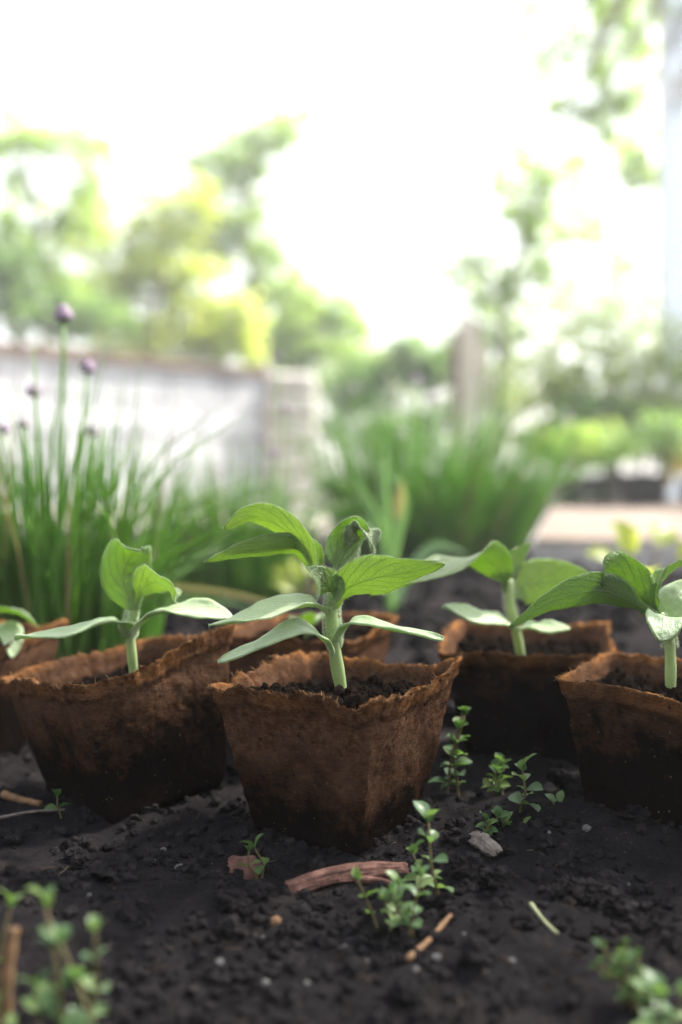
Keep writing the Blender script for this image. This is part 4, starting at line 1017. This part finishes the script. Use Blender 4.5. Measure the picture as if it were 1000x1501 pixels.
def blob(px, py, d, rx, ry, n, dz=None):
    c = P(px, py, d); k = d / FPX; return (c, (rx * k, (dz if dz is not None else max(rx, ry) * k), ry * k), n)
def stand(px, d): return Vector(((px - 500) / FPX * d, d, -.02))

random.seed(71)
d = 7.5; b = stand(20, d)
tree('tree', 'tall loose tree with thin arching sprays behind the wall, left of the bright bush', 'tree', b, [b, P(30, 560, d), P(25, 430, d), P(60, 330, d), P(30, 230, d)],
    [blob(15, 195, d, 50, 30, 260), blob(75, 210, d, 55, 28, 200), blob(128, 255, d, 40, 55, 240), blob(120, 330, d, 50, 35, 260), blob(50, 330, d, 60, 35, 300), blob(20, 390, d, 70, 45, 600), blob(80, 420, d, 70, 45, 500), blob(-40, 280, d, 70, 90, 500), blob(140, 210, d, 35, 35, 90)], 'crown_mid', tr=.05, size=.07, air=1)
d = 8.2; b = stand(215, d)
tree('shrub', 'bright yellow-green sunlit bush behind the whitewashed wall', 'shrub', b, [b, P(215, 560, d), P(225, 460, d), P(240, 380, d)],
    [blob(245, 325, d, 60, 50, 560), blob(180, 365, d, 60, 45, 480), blob(110, 330, d, 50, 50, 260), blob(290, 300, d, 40, 40, 200), blob(250, 420, d, 85, 50, 1200), blob(150, 440, d, 70, 45, 700), blob(310, 470, d, 70, 50, 1000), blob(210, 500, d, 120, 40, 1200), blob(330, 510, d, 50, 35, 500)], 'crown_bright', tr=.06, size=.085)
d = 7.0; b = stand(60, d)
tree('shrub', 'dark dense shrub standing behind the wall in front of the bright bush', 'shrub', b, [b, P(60, 560, d), P(65, 470, d)],
    [blob(10, 400, d, 50, 45, 600), blob(60, 460, d, 70, 35, 700), blob(140, 470, d, 60, 30, 420), blob(-40, 440, d, 60, 60, 500)], 'crown_dark', tr=.04, size=.075)
d = 9.0; b = stand(385, d)
tree('tree', 'slender pale-trunked tree with an arching top behind the stone pier', 'tree', b, [b, P(383, 540, d), P(378, 440, d), P(360, 330, d), P(370, 230, d), P(430, 185, d)],
    [blob(330, 235, d, 55, 42, 520), blob(385, 215, d, 55, 35, 420), blob(445, 185, d, 55, 20, 220), blob(330, 300, d, 55, 48, 520), blob(360, 350, d, 50, 50, 420), blob(290, 360, d, 45, 45, 400), blob(395, 400, d, 50, 45, 420), blob(440, 280, d, 65, 25, 110), blob(420, 440, d, 50, 40, 400)], 'crown_mid', 'pale_trunk', tr=.075, size=.08, air=1)
d = 10.0; b = stand(450, d)
tree('shrub', 'rounded mid green shrub behind the stone pier', 'shrub', b, [b, P(450, 600, d), P(450, 500, d)],
    [blob(440, 470, d, 55, 40, 800), blob(500, 480, d, 45, 45, 700), blob(400, 500, d, 45, 40, 600), blob(460, 530, d, 80, 40, 1100), blob(540, 540, d, 50, 30, 500)], 'crown_mid', tr=.06, size=.095)
d = 7.5; b = stand(560, d)
tree('shrub', 'dark green shrub behind the large chive tuft', 'shrub', b, [b, P(560, 620, d), P(565, 540, d)],
    [blob(520, 560, d, 50, 45, 900), blob(590, 540, d, 55, 45, 900), blob(640, 530, d, 45, 40, 600), blob(560, 620, d, 110, 45, 1700), blob(700, 600, d, 70, 60, 1000)], 'crown_dark', tr=.05, size=.07)
d = 6.6; b = stand(735, d)
tree('tree', 'airy tree with scattered leaf clusters behind the wooden post', 'tree', b, [b, P(735, 560, d), P(740, 440, d), P(775, 330, d), P(800, 230, d)],
    [blob(790, 240, d, 65, 50, 220), blob(760, 300, d, 60, 55, 320), blob(810, 325, d, 70, 55, 340), blob(855, 270, d, 60, 80, 200), blob(700, 420, d, 65, 50, 300), blob(765, 440, d, 75, 60, 400), blob(665, 385, d, 50, 25, 60), blob(720, 500, d, 70, 55, 480), blob(850, 400, d, 90, 70, 300), blob(740, 210, d, 55, 45, 70), blob(900, 470, d, 75, 60, 340), blob(930, 370, d, 60, 70, 180)], 'crown_mid', tr=.045, size=.062, air=1)
d = 4.9; b = stand(900, d)
tree('shrub', 'pale green broad shrub behind the black pots', 'shrub', b, [b, P(900, 600, d), P(890, 500, d)],
    [blob(850, 510, d, 60, 50, 240), blob(930, 500, d, 60, 45, 220), blob(790, 560, d, 60, 50, 650), blob(880, 580, d, 80, 50, 1000), blob(970, 570, d, 60, 60, 800), blob(840, 640, d, 90, 40, 1100), blob(940, 640, d, 90, 45, 1100), blob(1020, 500, d, 60, 70, 300)], 'crown_pale', tr=.04, size=.05)
d = 4.5; b = stand(890, d)
tree('shrub', 'low dark shrub between the pale shrub and the black pots', 'shrub', b, [b, P(890, 690, d), P(890, 640, d)],
    [blob(870, 600, d, 50, 22, 300), blob(940, 620, d, 60, 25, 350), blob(820, 650, d, 60, 30, 400)], 'crown_dark', tr=.03, size=.05)
# tree right of the view, branches hang in; unseen canopy added for shade
random.seed(81)
b = Vector((2.55, 2.6, -.02)); d = 5.7
tree('tree', 'large tree beside the greenhouse, branches hanging into view, unseen canopy added to shade the bed', 'tree', b, [b, (2.52, 2.5, .8), (2.45, 2.35, 1.7), (2.4, 2.0, 2.5), (2.3, 1.7, 3.2)],
    [blob(930, 50, d, 60, 80, 640), blob(890, 10, d, 60, 40, 340), blob(925, 180, d, 45, 55, 540), blob(875, 165, d, 40, 40, 220), blob(940, 265, d, 35, 35, 320), blob(850, 90, d, 45, 55, 240), blob(795, 95, d, 20, 50, 130), blob(775, 25, d, 18, 45, 120), blob(828, 160, d, 28, 28, 130),
     (Vector((-.02, .48, 0)) + sun_dir * 4.6, (1.0, .85, .45), 690)], 'crown_mid', tr=.11, size=.045, air=1, hang=1)  # last blob: unseen canopy added on the sun line to thin the light
# bare hanging bough entering at the top
random.seed(83)

# far slope
mb = MB(); n = 40
for i in range(n + 1):
    x = -60 + 150 * i / n; h = 13.0 * math.exp(-((x - 2) / 30) ** 2) + .5 * math.sin(i * 1.3)
    mb.v += [Vector((x, 70, -1)), Vector((x, 100, h))]
for i in range(n): mb.f.append((2 * i, 2 * i + 2, 2 * i + 3, 2 * i + 1))
tag(mb.build('hill', MAT['hill']), kind='structure')

# scattering volume added to imitate lens veil over the background
mb = MB(); mb.box((gx[0] - 2, gy[0] - 2, -2.2), (gx[-1] + 2, gy[-1] + 2, 16.5)); hz_ = mb.mesh('veil_haze')
m, t, o = newmat('veil_air'); v_ = node(t, 'ShaderNodeVolumePrincipled'); v_.inputs['Color'].default_value = (.93, .96, 1, 1); v_.inputs['Density'].default_value = .014; v_.inputs['Anisotropy'].default_value = .3
L(t, v_.outputs[0], o.inputs['Volume'])
tag(link('veil_haze', hz_, m, smooth=False), kind='stuff')
